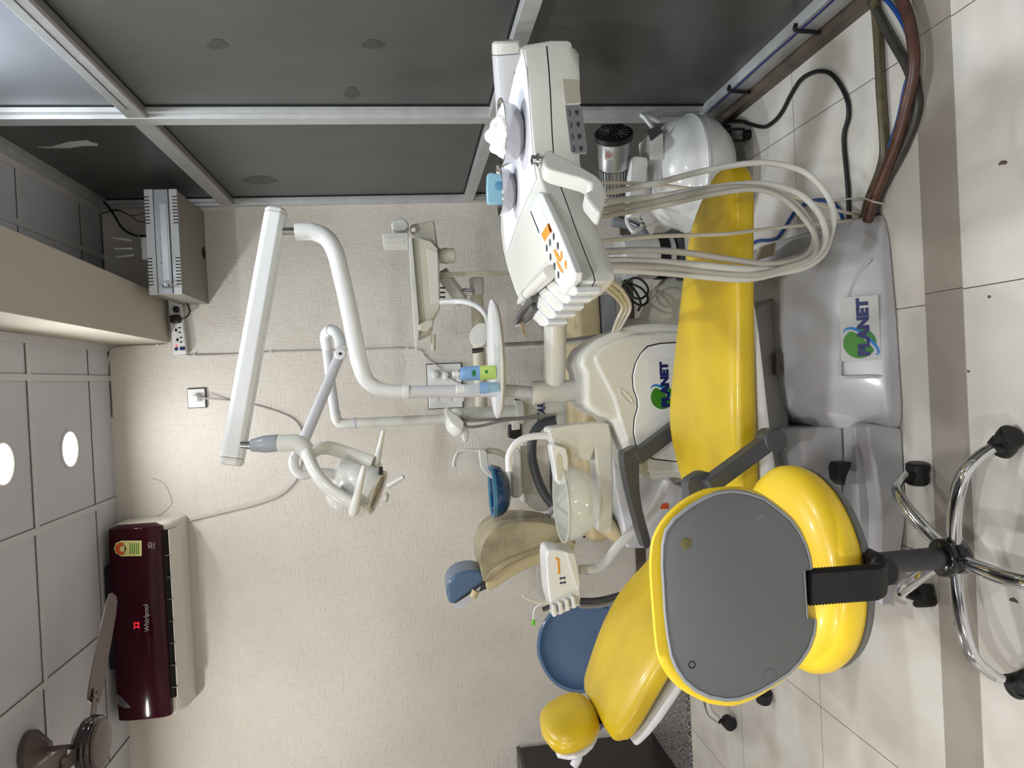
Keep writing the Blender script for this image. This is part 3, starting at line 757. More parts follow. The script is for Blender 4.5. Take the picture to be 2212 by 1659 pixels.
# lift column, base
def sec(x, pr): return [V((x, y, z)) for (y, z) in pr]
base = MB()
F = 1.0
def bsec(x, y0, z0, y1, z1, y2, z2, yb):
    return sec(x, [(y0, 0), (y0+.001, z0*.5), (y0+.01, z0*.5+.012), (y0+.01+(y1-y0-.01)*.98, z0*.5+.012+(z1-.015-z0*.5-.012)*.98), (y1+.02, z1), (y2, z2), (yb, z2-.03), (yb, 0)])
rings = [bsec(.368, 1.79, .02, 1.83, .06, 2.2, .12, 2.32), bsec(.345, 1.775, .03, 1.85, .10, 2.2, .17, 2.36), bsec(.29, 1.765, .05, 1.88, .17, 2.2, .20, 2.38), bsec(.22, 1.76, .06, 1.90, .215, 2.2, .23, 2.38),
         bsec(.10, 1.752, .065, 1.90, .225, 2.2, .23, 2.38), bsec(-.05, 1.748, .07, 1.90, .225, 2.2, .23, 2.38), bsec(-.12, 1.746, .07, 1.90, .215, 2.2, .22, 2.38), bsec(-.16, 1.75, .07, 1.89, .18, 2.2, .19, 2.36), bsec(-.178, 1.762, .06, 1.86, .14, 2.2, .16, 2.34)]
obj('base', base.loft(rings), M_BASE, CH1, bevel=.008, seg=3, ang=50)
rg = MB()      # raised rib framing the front
rib = obj('base_rib', MB().tube(pts3([(1880, 560, 1.775), (1856, 590, 1.795), (1834, 640, 1.81), (1822, 700, 1.815), (1817, 770, 1.817), (1816, 806, 1.815), (1822, 814, 1.81), (1870, 813, 1.775), (1930, 812, 1.752)]), .0045, 8, smooth=5), M_BASE, CH1)
obj('slot_panel', MB().prism([V((.30, 1.97, .206)), V((.335, 1.97, .20)), V((.335, 2.06, .21)), V((.30, 2.06, .216))], V((0, 0, .004))), M_BEAM, CH1)
obj('lift_column', MB().loft([[V((.19, 1.97, .2)), V((-.30, 1.93, .2)), V((-.30, 2.2, .2)), V((.19, 2.2, .2))], [V((.12, 1.93, .365)), V((-.3, 1.88, .365)), V((-.3, 2.2, .365)), V((.12, 2.2, .365))]]), M_GRYS, CH1, bevel=.01)  # white column; the shade under the seat is put into its grey
obj('lift_gap', MB().bx(-.03, .03, 1.915, 1.935, .225, .245), M_SKIRT, CH1)
obj('rear_cover', MB().loft([sec(x, [(1.85+o, .10), (1.85+o, .22+h), (1.9+o, .25+h), (2.25, .25+h), (2.25, .1)]) for (x, o, h) in ((-.17, 0, 0), (-.25, .0, -.005), (-.33, .01, -.03), (-.42, .03, -.06))]), M_BASE, CH1, bevel=.01)
# floor plate with its two stepped covers
fp_ = slab([(1872, 918), (1880, 915), (1955, 925), (1956, 1000), (1950, 1120), (1940, 1255), (1928, 1306), (1905, 1312), (1900, 1280), (1902, 1100), (1890, 1010), (1876, 960)], 1.752, .40)
for i, v_ in enumerate(fp_.v):
    if v_.z < .012: v_.z = 0
obj('floor_plate', fp_, M_BASE, CH1, bevel=.008, seg=3)
obj('step_cover', slab([(1846, 920), (1872, 920), (1884, 990), (1898, 1010), (1900, 1290), (1888, 1312), (1866, 1310), (1858, 1150), (1850, 1010)], 1.80, .30), M_BASE, CH1, bevel=.006, seg=3)
ped = obj('pedal', slab([(1815, 1000), (1843, 998), (1838, 1012), (1830, 1030), (1826, 1052), (1814, 1040), (1811, 1015)], 1.78, .05), M_BLK, CH1, bevel=.005)

def planet(parent, o, rt, up, s, sm=None):
    """leaf emblem sticker, s = width of the sticker"""
    rt = V(rt).normalized(); up = V(up).normalized(); n = rt.cross(up).normalized()
    def q(x, y, z=0): return V(o) + rt*x*s + up*y*s + n*z
    st_ = obj('logo_sticker', MB().prism([q(0, 0), q(1, 0), q(1, .56), q(0, .56)], n*.0006), sm or M_STICK, parent)
    def el(cx, cy, rx, ry, z, rot=0, a0=0, a1=360, nn=40):
        return [q(cx+rx*math.cos(R(a0+(a1-a0)*i/nn))*math.cos(rot)-ry*math.sin(R(a0+(a1-a0)*i/nn))*math.sin(rot),
                  cy+rx*math.cos(R(a0+(a1-a0)*i/nn))*math.sin(rot)+ry*math.sin(R(a0+(a1-a0)*i/nn))*math.cos(rot), z) for i in range(nn+(0 if a1-a0 == 360 else 1))]
    obj('leaf_disc', MB().prism(el(.27, .29, .235, .235, .0008), n*.0003), M_GREEN, st_)
    rel = [(98, 122), (122, 100), (128, 60), (105, 8), (60, -42), (8, -90), (-45, -126), (-85, -138), (-104, -118)]
    def strip(off, wd, z):
        ctr_ = smooth_path([V((.27+(u_)/545, .29+(w_)/545, 0)) for u_, w_ in rel], 5); k = len(ctr_); L1 = []; L2 = []
        for i_, c_ in enumerate(ctr_):
            t_ = (ctr_[min(i_+1, k-1)]-ctr_[max(i_-1, 0)]).normalized(); nn_ = V((t_.y, -t_.x, 0)); h_ = wd*max(.12, math.sin(math.pi*(i_+.5)/k)**.5)
            L1.append(c_+nn_*(off+h_)); L2.append(c_+nn_*(off-h_))
        mb = MB(); mb.v = [q(p.x, p.y, z) for p in L1+L2]+[q(p.x, p.y, z+.0003) for p in L1+L2]
        for i_ in range(k-1):
            mb.f += [[i_, i_+1, k+i_+1, k+i_], [2*k+i_, 3*k+i_, 3*k+i_+1, 2*k+i_+1], [i_, 2*k+i_, 2*k+i_+1, i_+1], [k+i_, k+i_+1, 3*k+i_+1, 3*k+i_]]
        return mb
    obj('swoosh_gap', strip(.012, .036, .0012), sm or M_STICK, st_)
    obj('swoosh', strip(-.006, .024, .0014), M_AZUR, st_)
    text('lettering', 'PLANET', .215*s, q(.07, .16, .0018), rt, up, M_NAVY, st_, ext=.0003, sx=1.16, bold=.004*s/.1*.35)
    return st_
o_ = P(1926, 772, Y=1.765)
planet(CH1, (o_.x-.004, 1.7585, .0455), (1, 0, 0), (0, .543, .84), .163, M_STICKB)

# ================================================================== CUSPIDOR BOX UNIT OF THE YELLOW CHAIR
UN = thing('dental_unit', 'cream dental unit with leaf logo and clear spittoon behind the yellow chair', 'dental unit', (-.05, 2.55, 0))
sil = [(1253, 788), (1254, 772), (1268, 751), (1294, 730), (1329, 714), (1366, 702), (1419, 697), (1475, 697), (1500, 705), (1500, 1040), (1462, 1033), (1409, 1039), (1385, 1031), (1368, 1012), (1356, 985), (1342, 955), (1330, 925), (1325, 908), (1297, 900), (1272, 884), (1264, 870), (1262, 807)]
hsb = obj('housing', slab(sil, 2.40, .26), M_CRM, UN, bevel=.022, seg=4, ang=60)
ftr = [(1287, 785), (1283, 772), (1300, 750), (1335, 732), (1370, 722), (1425, 716), (1490, 718), (1490, 1020), (1420, 1025), (1385, 1018), (1362, 980), (1345, 930), (1325, 860)]
obj('front_face', slab(ftr, 2.385, .05), M_CRM, UN, bevel=.012, seg=4, ang=60)
pan = [(1485, 738), (1455, 739), (1425, 741), (1400, 747), (1385, 763), (1373, 785), (1367, 812), (1369, 840), (1377, 862), (1378, 880), (1371, 905), (1369, 935), (1375, 962), (1392, 983), (1415, 993), (1460, 998), (1485, 1000)]
obj('panel_seam', slab([(a+(-2 if a < 1480 else 0), b) for a, b in pan], 2.3835, .02, ), M_DARK, UN)
pn = obj('front_panel', slab([(a+1, b+(2 if b < 760 else (-2 if b > 970 else 0))) for a, b in pan], 2.378, .02), M_WHT, UN, bevel=.004, seg=3)
obj('oval_emboss', MB().tube([P(1352+15*math.cos(q)*.95-5*math.sin(q)*.5, 856+17*math.cos(q)*.9+6*math.sin(q), 2.3845) for q in [2*math.pi*i/32 for i in range(33)]], .0022, 8), M_CRM, UN)
o2 = P(1445, 887, 2.377)
planet(pn, (o2.x, 2.3775, o2.z-.028), (1, 0, 0), (0, 0, 1), .166)
obj('pedestal', MB().bx(-.30, .12, 2.42, 2.66, 0, .36), M_GRYS, UN, bevel=.01)
# column sleeve, collar, arm stub
PX = P(1275, 842, 2.56).x; YP = 2.56
zA, zB, zC = P(1285, 842, YP).z, P(1263, 842, YP).z, P(1148, 842, YP).z
obj('collar', MB().lathe((PX, YP, zA-.01), (0, 0, 1), [(0, .044), (.004, .046), (zB-zA+.008, .046), (zB-zA+.012, .042)], 40), M_CRM, UN)
slv = obj('column_sleeve', MB().lathe((PX, YP, zB), (0, 0, 1), [(0, .0385), (zC-zB-.035, .0385), (zC-zB-.03, .041), (zC-zB-.004, .041), (zC-zB, .036)], 40), M_CRM, UN)
# cuspidor
tw = [(1187, 938), (1184, 930), (1190, 924), (1240, 917), (1290, 913), (1316, 915), (1322, 945), (1325, 1040), (1323, 1148), (1297, 1149), (1289, 1146), (1292, 1110), (1295, 1075), (1293, 1040), (1288, 1000), (1285, 972), (1276, 996), (1226, 987), (1206, 972), (1193, 955)]
obj('spittoon_stand', slab(tw, 2.41, .10), M_CRM, UN, bevel=.012, seg=4, ang=60)
bc = P(1214, 1086, 2.44); rb_ = .128
bz = P(1292, 1086, 2.44).z
prof = []
for i in range(15):
    a = math.pi/2*i/14
    prof.append((-(bc.z-bz)*math.cos(a), rb_*math.sin(a)**.85 if i else .001))
prof = [(t, max(r, .012)) for t, r in prof]
inner = [(t+.003, max(r-.003, .01)) for t, r in prof[::-1]]
bowl = obj('glass_bowl', MB().lathe(bc, (0, 0, 1), prof+[(.004, rb_+.002), (.004, rb_-.003)]+inner, 48), M_GLASS, UN)
obj('bowl_rim', MB().lathe(bc, (0, 0, 1), [(-.002, rb_+.001), (.003, rb_+.004), (.007, rb_+.002), (.006, rb_-.004), (0, rb_-.003)], 48, cap=False), M_CHR if False else mat('clear_rim', (214, 218, 212), .1, alpha=.6, coat=.5), bowl)
obj('rinse_tube', MB().tube(pts3([(1186, 942, 2.43), (1160, 942, 2.43), (1136, 946, 2.43), (1118, 955, 2.43), (1106, 970, 2.43), (1099, 988, 2.43), (1100, 1018, 2.43)]), [.0125]+[.0115]*40, 16, smooth=5) if False else MB().tube(pts3([(1186, 942, 2.43), (1160, 942, 2.43), (1136, 946, 2.43), (1118, 955, 2.43), (1106, 970, 2.43), (1099, 988, 2.43), (1100, 1018, 2.43)]), .0115, 16, smooth=5), M_WHT, UN)
obj('nozzle_ring', MB().lathe(P(1193, 943, 2.43), (0, 0, 1), [(-.006, .018), (.008, .018), (.01, .014)], 24), M_WHT, UN)
sp = obj('cup_filler', slab([(1189, 964), (1196, 958), (1224, 968), (1229, 990), (1230, 1030), (1226, 1046), (1208, 1048), (1201, 1040), (1195, 1000)], 2.38, .06), M_WHT, UN, bevel=.007, seg=3)
obj('cup_recess', slab([(1201, 985), (1206, 978), (1213, 985), (1216, 1020), (1212, 1036), (1205, 1036), (1202, 1015)], 2.3785, .003), M_CRM2, sp)
# assistant holder on its bent arm
aa = obj('assistant_arm', MB().tube(pts3([(1440, 1040, 2.54), (1418, 1090, 2.53), (1398, 1118, 2.52), (1372, 1142, 2.50), (1335, 1180, 2.49), (1310, 1212, 2.48), (1294, 1226, 2.48), (1275, 1230, 2.48), (1252, 1230, 2.48)]), .0165, 18, smooth=5), M_WHT, UN)
ah = slab([(1183, 1190), (1192, 1187), (1218, 1190), (1238, 1195), (1252, 1250), (1253, 1310), (1240, 1312), (1210, 1330), (1196, 1325), (1186, 1290), (1181, 1235), (1180, 1205)], 2.40, .13)
ahh = obj('assistant_holder', ah, M_WHT, UN, bevel=.006, seg=3)
obj('holder_base', slab([(1222, 1192), (1243, 1196), (1254, 1255), (1254, 1300), (1236, 1240)], 2.392, .14), M_CRM, ahh, bevel=.004)
for (a, b) in ((1207, 1216), (1210, 1225)):
    pass
for (a, b, c, e) in ((1204, 1206, 1208, 1240), (1200, 1204, 1203, 1210)):
    obj('key_print', slab([(a, b), (c, b), (c+2, e), (a+2, e)], 2.3985, .002), M_ORNG, ahh)
for (a, b) in ((1209, 1248), (1210, 1258), (1216, 1247), (1217, 1257)):
    obj('key', slab([(a, b), (a+5, b-1), (a+5, b+3), (a, b+4)], 2.398, .002), M_NAVY, ahh)
for i in range(4):
    a, b = 1246-i*14, 1306+i*6
    obj('holder_notch', slab([(a-12, b-18), (a-4, b-16), (a, b+7), (a-9, b+10)], 2.375, .06), M_WHT, ahh, bevel=.003)
obj('suction_tip', MB().tube(pts3([(1200, 1300, 2.42), (1175, 1303, 2.42), (1150, 1298, 2.42), (1129, 1287, 2.42)]), .005, 10, smooth=4), M_CRM2, UN)
obj('fine_tip', MB().tube(pts3([(1192, 1304, 2.44), (1168, 1306, 2.44), (1155, 1315, 2.44), (1152, 1330, 2.44), (1152, 1340, 2.44)]), .0022, 8, smooth=4), M_WHT, UN)
obj('green_tip', MB().tube(pts3([(1152, 1339, 2.44), (1152, 1350, 2.44)]), .0058, 10), M_LIME, UN)
obj('steel_syringe', MB().tube(pts3([(1205, 1308, 2.43), (1188, 1310, 2.43), (1172, 1317, 2.43)]), .0075, 12), M_STLD, UN)
obj('wire_tip', MB().tube(pts3([(1166, 1298, 2.43), (1160, 1285, 2.43), (1153, 1275, 2.43)]), .0016, 6), M_CHR, UN)
for k, (ya, yb2) in enumerate(((1297, 1287), (1309, 1299))):
    obj('assistant_hose', MB().tube(pts3([(1252, ya, 2.45), (1290, ya-1, 2.46), (1330, yb2, 2.47), (1380, yb2-20, 2.48), (1420, yb2-70, 2.48), (1440, 1180, 2.5)]), .009, 10, smooth=5), M_GRYD if k == 0 else M_GRYS, UN)

# ================================================================== OPERATING LAMP ON ITS POLE
LP = thing('operating_lamp', 'large white operating lamp on a bent pole above the yellow chair', 'lamp', (PX, YP, zC))
Yt = 2.56
lowz = zC-.002
pole1 = MB().tube([V((PX, YP, lowz)), P(1090, 843, Yt), P(1000, 845, Yt), P(876, 847, Yt)], .0215, 24)
obj('lower_pole', pole1, M_WHT2, LP)
obj('pole_collar', MB().lathe(P(884, 846, Yt), P(872, 846, Yt)-P(884, 846, Yt), [(0, .024), (.002, .026), (.018, .026), (.02, .023)], 32), M_WHT, LP)
obj('bent_pole', MB().tube(pts3([(884, 846, Yt), (850, 846, Yt), (815, 838, Yt), (790, 818, Yt), (776, 780, Yt), (768, 740, Yt), (752, 660, Yt), (736, 590, Yt), (724, 545, Yt), (706, 515, Yt), (680, 502, Yt), (655, 500, Yt), (638, 501, Yt)]), [.0225]*12+[.0225+.006*i/20 for i in range(20)]+[.0285]*65, 28, smooth=8), M_WHT, LP)
pv = P(636, 501, Yt)
obj('pivot_pin', MB().cyl(pv-V((0, 0, .01)), P(604, 500, Yt), .0145), M_CHR, LP)
sa, sb_ = P(598, 452, Yt+.02), P(500, 1003, 2.44)
w_ = .064; hh = .072
dd = (sb_-sa).normalized(); up_ = V((0, 0, 1)); sd = dd.cross(up_).normalized(); uu = sd.cross(dd).normalized()
def hexr(c, s=1): return [c+sd*x*s+uu*y*s for x, y in ((-.020, -.034), (.020, -.034), (.032, -.02), (.032, .018), (.018, .034), (-.018, .034), (-.032, .018), (-.032, -.02))]
arm_ = obj('spring_arm', MB().loft([hexr(sa+dd*.018), hexr(sb_-dd*.02)]), M_WHT, LP, bevel=.004, seg=3)
obj('arm_end_cap', MB().loft([hexr(sa-dd*.0, .82), hexr(sa+dd*.006), hexr(sa+dd*.0175)]), M_CRM, arm_, bevel=.003)
obj('arm_end_cap', MB().loft([hexr(sb_-dd*.0195), hexr(sb_-dd*.006), hexr(sb_+dd*.003, .82)]), M_CRM, arm_, bevel=.003)
Yl = 2.43
pb = P(540, 962, Yl)
obj('pivot_pin', MB().cyl(P(520, 961, Yl), P(545, 962, Yl), .013), M_CHR, LP)
pa, pc = P(541, 962, Yl), P(600, 957, Yl)
L_ = (pc-pa).length
obj('swivel_cone', MB().lathe(pa, pc-pa, [(0, .016), (.003, .019), (L_*.5, .0265), (L_*.52, .027), (L_, .0268)], 32), M_GRYL, LP)
obj('seam_ring', MB().lathe(pc, pc-pa, [(-.001, .0262), (.004, .0262)], 32), M_DARK, LP)
obj('elbow', MB().tube(pts3([(600, 957, Yl), (618, 957, Yl), (640, 957, Yl), (656, 966, Yl), (668, 982, Yl), (674, 990, Yl)]), .0268, 28, smooth=6), M_CRM, LP)
# yoke: a bent band forking round the reflector housing
ctr = P(735, 1035, 2.40)
def yoke(pts, r, fl=(1, .42)):
    return MB().tube(pts3(pts), r, 16, smooth=7, flat=fl)
yk = obj('yoke', yoke([(664, 978, 2.42), (672, 1000, 2.40), (684, 1024, 2.37), (705, 1050, 2.34), (735, 1072, 2.33), (760, 1085, 2.33)], .031, (1, .62)), M_CRM, LP)
obj('yoke_arm', yoke([(668, 985, 2.42), (690, 970, 2.44), (712, 968, 2.47), (745, 978, 2.49), (780, 990, 2.49), (805, 1000, 2.48)], .024, (1, .6)), M_CRM, yk)
obj('yoke_arm', yoke([(700, 1045, 2.38), (715, 1066, 2.37), (735, 1077, 2.36), (762, 1086, 2.35)], .026, (1, .5)), M_CRM, yk)
lc = P(817, 1064, 2.40); back = P(738, 1036, 2.425)
ax_ = (lc-back).normalized(); LL = (lc-back).length
hd_ = obj('lamp_head', MB().lathe(back, ax_, [(0, .02), (.01, .04), (LL*.35, .060), (LL*.7, .068), (LL*.93, .070), (LL*.98, .067), (LL, .058)], 40), M_CRM, LP)
obj('reflector_lens', MB().lathe(back+ax_*(LL+.0005), ax_, [(0, .056), (.002, .054), (.006, .03), (.008, .001)], 40), M_LENS, hd_)
obj('lens_trim', MB().lathe(back+ax_*(LL-.006), ax_, [(0, .071), (.006, .071), (.007, .06)], 40, cap=False), M_CRM2, hd_)
obj('latch', MB().obox(P(823, 1017, 2.37), V((.012, 0, 0)), V((0, .008, 0)), V((0, 0, .006))), M_BLK, hd_)
def hnd(a, b, r, nm='handle'):
    a, b = P(*a), P(*b); d_ = b-a
    return obj(nm, MB().tube([a, a+d_*.05, a+d_*.5, a+d_*.93, b], [r[0]*.7, r[0], (r[0]+r[1])/2, r[1], r[1]*.6], 18, flat=(1, .7)), M_CRM, LP)
hnd((762, 1112, 2.30), (787, 1005, 2.26), (.021, .012)); hnd((812, 1010, 2.50), (828, 928, 2.46), (.017, .0095))
obj('hub_cap', MB().lathe(P(775, 1095, 2.33), V((-.3, -1, -.1)), [(0, .02), (.03, .018), (.034, .012)], 24), M_CRM, LP)
obj('rear_vane', MB().lathe(P(723, 1082, 2.42), V((-.5, -.3, .8)), [(0, .05), (.006, .045), (.02, .012)], 28), M_CRM, LP)

# ================================================================== ROUND SHELF WITH CANS
zs = .93
SH = thing('round_shelf', 'round white shelf clamped on the lamp pole', 'shelf', (PX, YP, zs-.02))
sc_ = V((.065, 2.60, zs)); rs = .205
obj('shelf_plate', MB().lathe((sc_.x, sc_.y, zs-.012), (0, 0, 1), [(0, rs-.012), (.002, rs-.004), (.006, rs), (.012, rs), (.012, rs-.008), (.009, rs-.012)], 64), M_WHT, SH)
obj('shelf_lip', MB().lathe((sc_.x, sc_.y, zs-.02), (0, 0, 1), [(0, rs-.03), (.006, rs-.01), (.008, rs-.012)], 64), M_CRM, SH)
CAN = thing('spray_can', 'blue and green spray can standing on the round shelf', 'spray can', P(1070, 804, Z=zs))
cc = P(1070, 804, Z=zs+.0); cr = .0245; hcan = P(984, 804, Y=cc.y).z - zs
obj('lower_body', MB().lathe(cc, (0, 0, 1), [(0, cr-.001), (.002, cr), (hcan*.40, cr)], 32), M_CANG, CAN)
obj('upper_body', MB().lathe(cc+V((0, 0, hcan*.40)), (0, 0, 1), [(0, cr), (hcan*.36, cr), (hcan*.44, cr*.93), (hcan*.50, cr*.8)], 32), M_CANB, CAN)
obj('green_oval_label', MB().ball(cc+V((0, -cr, hcan*.56)), .011, .0012, .008), mat('dark_green_label', (28, 120, 80), .4), CAN)
obj('leaf_print', MB().ball(cc+V((.003, -cr, hcan*.24)), .006, .001, .006), M_GREEN, CAN)
obj('neck', MB().lathe(cc+V((0, 0, hcan*.9)), (0, 0, 1), [(0, cr*.8), (.003, .012), (.006, .01)], 24), M_STL, CAN)
obj('spray_cap', MB().lathe(cc+V((0, 0, hcan*.92)), (0, 0, 1), [(0, .012), (.02, .011), (.022, .006)], 24), M_WHT, CAN)
obj('spray_trigger', MB().tube([cc+V((0, 0, hcan*.98)), cc+V((-.012, -.01, hcan+.008)), cc+V((-.026, -.02, hcan*.98))], .0022, 8), M_CHR, CAN)
BT = thing('bottle', 'small clear bottle with blue liquid standing on the round shelf', 'bottle', P(1077, 836, Z=zs))
bb = P(1077, 836, Z=zs); br_ = .0185; hb = P(985, 838, Y=bb.y).z-zs
obj('bottle_body', MB().lathe(bb, (0, 0, 1), [(0, br_-.002), (.003, br_), (hb*.35, br_), (hb*.45, br_*.85), (hb*.55, br_), (hb*.76, br_*.95), (hb*.82, .009)], 28), M_BOTTLE, BT)
obj('liquid', MB().lathe(bb+V((0, 0, .002)), (0, 0, 1), [(0, br_-.003), (hb*.26, br_-.0015)], 28), M_LIQ, BT)
obj('bottle_label', MB().lathe(bb+V((0, 0, hb*.26)), (0, 0, 1), [(0, br_+.0006), (hb*.18, br_+.0004)], 28, cap=False), M_CANB, BT)
obj('bottle_cap', MB().lathe(bb+V((0, 0, hb*.8)), (0, 0, 1), [(0, .0155), (hb*.19, .0145), (hb*.2, .012)], 28), M_WHT, BT)
# ================================================================== YELLOW WHEELED STOOL
SX, SY = -.425, 1.455
ST = thing('operator_stool', 'yellow and grey operator stool on chrome star legs, nearest the camera', 'stool', (SX, SY, 0))
hubz = .112
obj('hub', MB().lathe((SX, SY, hubz-.03), (0, 0, 1), [(0, .03), (.004, .036), (.03, .038), (.036, .034), (.04, .040), (.052, .040), (.056, .034)], 40), M_BLKG, ST, ang=60)
obj('gas_column', MB().lathe((SX, SY, hubz+.02), (0, 0, 1), [(0, .0235), (.16, .0225), (.161, .015), (.32, .015)], 32), M_GRYD, ST)
for k, adeg in enumerate((54, 126, 198, 270, 342)):
    a = R(adeg); d = V((math.cos(a), math.sin(a), 0)); s_ = V((-d.y, d.x, 0)); C0 = V((SX, SY, 0))
    pth = smooth_path([C0+d*.028+V((0, 0, hubz-.005)), C0+d*.09+V((0, 0, hubz+.008)), C0+d*.15+V((0, 0, hubz+.012)), C0+d*.20+V((0, 0, hubz+.004)), C0+d*.232+V((0, 0, .088)), C0+d*.246+V((0, 0, .068))], 7)
    rings = []
    m_ = len(pth)
    for i, c in enumerate(pth):
        t = i/(m_-1); dd = (pth[min(i+1, m_-1)]-pth[max(i-1, 0)]).normalized(); u_ = s_.cross(dd).normalized()
        w_ = .0125+.004*math.sin(min(1, t*1.3)*math.pi); h_ = .015-.005*t
        rings.append([c+s_*w_*math.cos(q)+u_*h_*math.sin(q) for q in [2*math.pi*j/16 for j in range(16)]])
    lg = obj('leg', MB().loft(rings), M_CHR, ST)
    cw = C0+d*.245
    turn = a+R((30, -20, 15, 0, 60)[k]); wd = V((math.cos(turn), math.sin(turn), 0)); ws = V((-wd.y, wd.x, 0))
    cas = obj('caster', MB().cyl(cw+V((0, 0, .045)), cw+V((0, 0, .072)), .009).lathe(cw+wd*.012-ws*.014+V((0, 0, .028)), ws, [(0, .02), (.002, .0235), (.026, .0235), (.028, .02)], 24), M_BLK, ST)
    for sg in (-1, 1):
        obj('wheel', MB().lathe(cw+wd*.014+ws*sg*.016+V((0, 0, .0262)), ws*sg, [(-.0105, .024), (-.008, .026), (.006, .026), (.0105, .021), (.011, .002)], 28), M_BLK, cas)
# seat
cs = V((SX+.005, SY+.012, 0))
def disc(z, prof, n=56, sx=1.0, sy=1.0):
    rings = []
    for (t, r) in prof:
        rings.append([cs+V((math.cos(q)*r*sx, math.sin(q)*r*sy, z+t)) for q in [2*math.pi*j/n for j in range(n)]])
    return MB().loft(rings)
zs_ = .398
obj('seat_pan', disc(zs_, [(0, .10), (.001, .17), (.006, .197), (.018, .203), (.022, .195)]), M_GRY, ST, ang=60)
obj('seat', disc(zs_+.018, [(0, .19), (.006, .2), (.022, .208), (.04, .208), (.056, .198), (.066, .178), (.072, .14), (.072, .05), (.072, .001)]), M_YEL2, ST, ang=70)
# backrest pad (traced at its distance, real thickness)
k_ = 1/2.963
gc = [(600,168),(700,183),(800,218),(900,290),(980,360),(1030,430),(1075,520),(1100,600),(1112,672),(1112,680),(1070,682),(1068,700),(1084,970),(1090,1003),(1138,1003),(1140,1010),(1128,1100),(1095,1195),(1040,1280),(960,1360),(850,1430),(750,1485),(640,1522),(560,1528),(450,1508),(360,1465),(290,1405),(235,1325),(200,1240),(175,1100),(158,950),(150,800),(141,650),(144,520),(163,430),(220,350),(320,270),(420,212),(500,180)]
yc = [(590,150),(700,160),(800,205),(900,275),(985,350),(1040,425),(1082,520),(1106,600),(1116,690),(1120,850),(1138,1000),(1142,1060),(1128,1130),(1098,1200),(1040,1285),(960,1365),(855,1440),(750,1505),(640,1548),(560,1556),(450,1540),(345,1495),(250,1435),(180,1360),(130,1270),(105,1180),(92,1050),(80,900),(70,760),(66,650),(74,520),(105,430),(165,340),(250,258),(340,200),(440,163)]
g_px = [(1380+a*k_, 1000+b*k_) for a, b in gc]; y_px = [(1380+a*k_, 1000+b*k_) for a, b in yc]
YB = 1.185
def scaled(pts, s, Y):
    q = [P(a, b, Y) for a, b in pts]; c = sum(q, V((0, 0, 0)))/len(q)
    return [c+(p-c)*s for p in q]
sh = MB().loft([scaled(g_px, .955, YB), scaled(g_px, .985, YB+.003), [p+V((0, .0, 0)) for p in scaled(g_px, 1.0, YB+.012)], scaled(g_px, 1.0, YB+.03)])
shell = obj('backrest_shell', sh, M_GRY, ST, ang=40)
obj('shell_rim', MB().loft([scaled(g_px, s, Y) for s, Y in ((.968, YB-.0004), (.980, YB-.0012), (.992, YB+.0008), (1.001, YB+.006), (1.004, YB+.013))], cap=False), M_GRYL, shell, ang=80)  # same grey plastic; light on the rolled edge painted as a paler ring
yy = [smooth_loop(scaled(y_px, s, Y), 2) for s, Y in ((.90, YB+.018), (.975, YB+.018), (1.0, YB+.026), (1.0, YB+.045), (.97, YB+.06), (.88, YB+.07), (.6, YB+.073))]
obj('backrest_pad', MB().loft(yy), M_YEL2, ST, ang=70)
for (a, b) in ((787, 350), (845, 1350)):
    obj('screw_cap', MB().lathe(P(1380+a*k_, 1000+b*k_, YB), (0, -1, 0), [(-.002, .0092), (.0006, .0092), (.0012, .0085)], 32), M_GRY, shell)
obj('yellowed_screw_cap', MB().lathe(P(1380+303*k_, 1000+515*k_, YB), (0, -1, 0), [(-.002, .0095), (.0008, .0095), (.0014, .0085)], 32), mat('yellowed_plastic', (118, 110, 66), .45, var=.2, vscale=60), shell)
obj('empty_screw_hole', MB().lathe(P(1380+340*k_, 1000+1292*k_, YB), (0, -1, 0), [(-.002, .0058), (.0007, .0062), (.0008, .0048), (-.001, .0045)], 24), M_DARK, shell)
# ribbed support arm
pa = [P(1746, 1268, YB+.008), P(1800, 1264, YB+.01), P(1850, 1260, YB+.012), P(1888, 1257, YB+.018)]
pe = pa[-1]
pth = smooth_path(pa+[pe+V((.003, .018, -.022)), pe+V((.005, .045, -.036)), pe+V((.006, .12, -.045))], 16)
rings = []
ln = 0
for i, c in enumerate(pth):
    dd = (pth[min(i+1, len(pth)-1)]-pth[max(i-1, 0)]).normalized(); sx_ = V((1, 0, -.06)); sx_ = (sx_-dd*sx_.dot(dd)).normalized(); nn = dd.cross(sx_).normalized()
    f = (1.0, .93)[i % 2]
    w2, h2 = .0305*f, .0125*f
    rings.append([c+sx_*x*w2+nn*y*h2 for x, y in ((-1, -.5), (-.85, -1), (.85, -1), (1, -.5), (1, .5), (.85, 1), (-.85, 1), (-1, .5))])
obj('ribbed_back_support', MB().loft(rings), M_BLK, ST, ang=20)
obj('bracket', slab([(1880, 1206), (1925, 1207), (1940, 1222), (1944, 1240), (1938, 1260), (1925, 1266), (1880, 1265)], 1.27, .035, smooth=3), M_BLK, ST, bevel=.005, seg=3)
obj('tilt_mechanism', MB().bx(SX-.05, SX+.05, SY-.12, SY+.06, .37, .398), M_BLK, ST, bevel=.01)

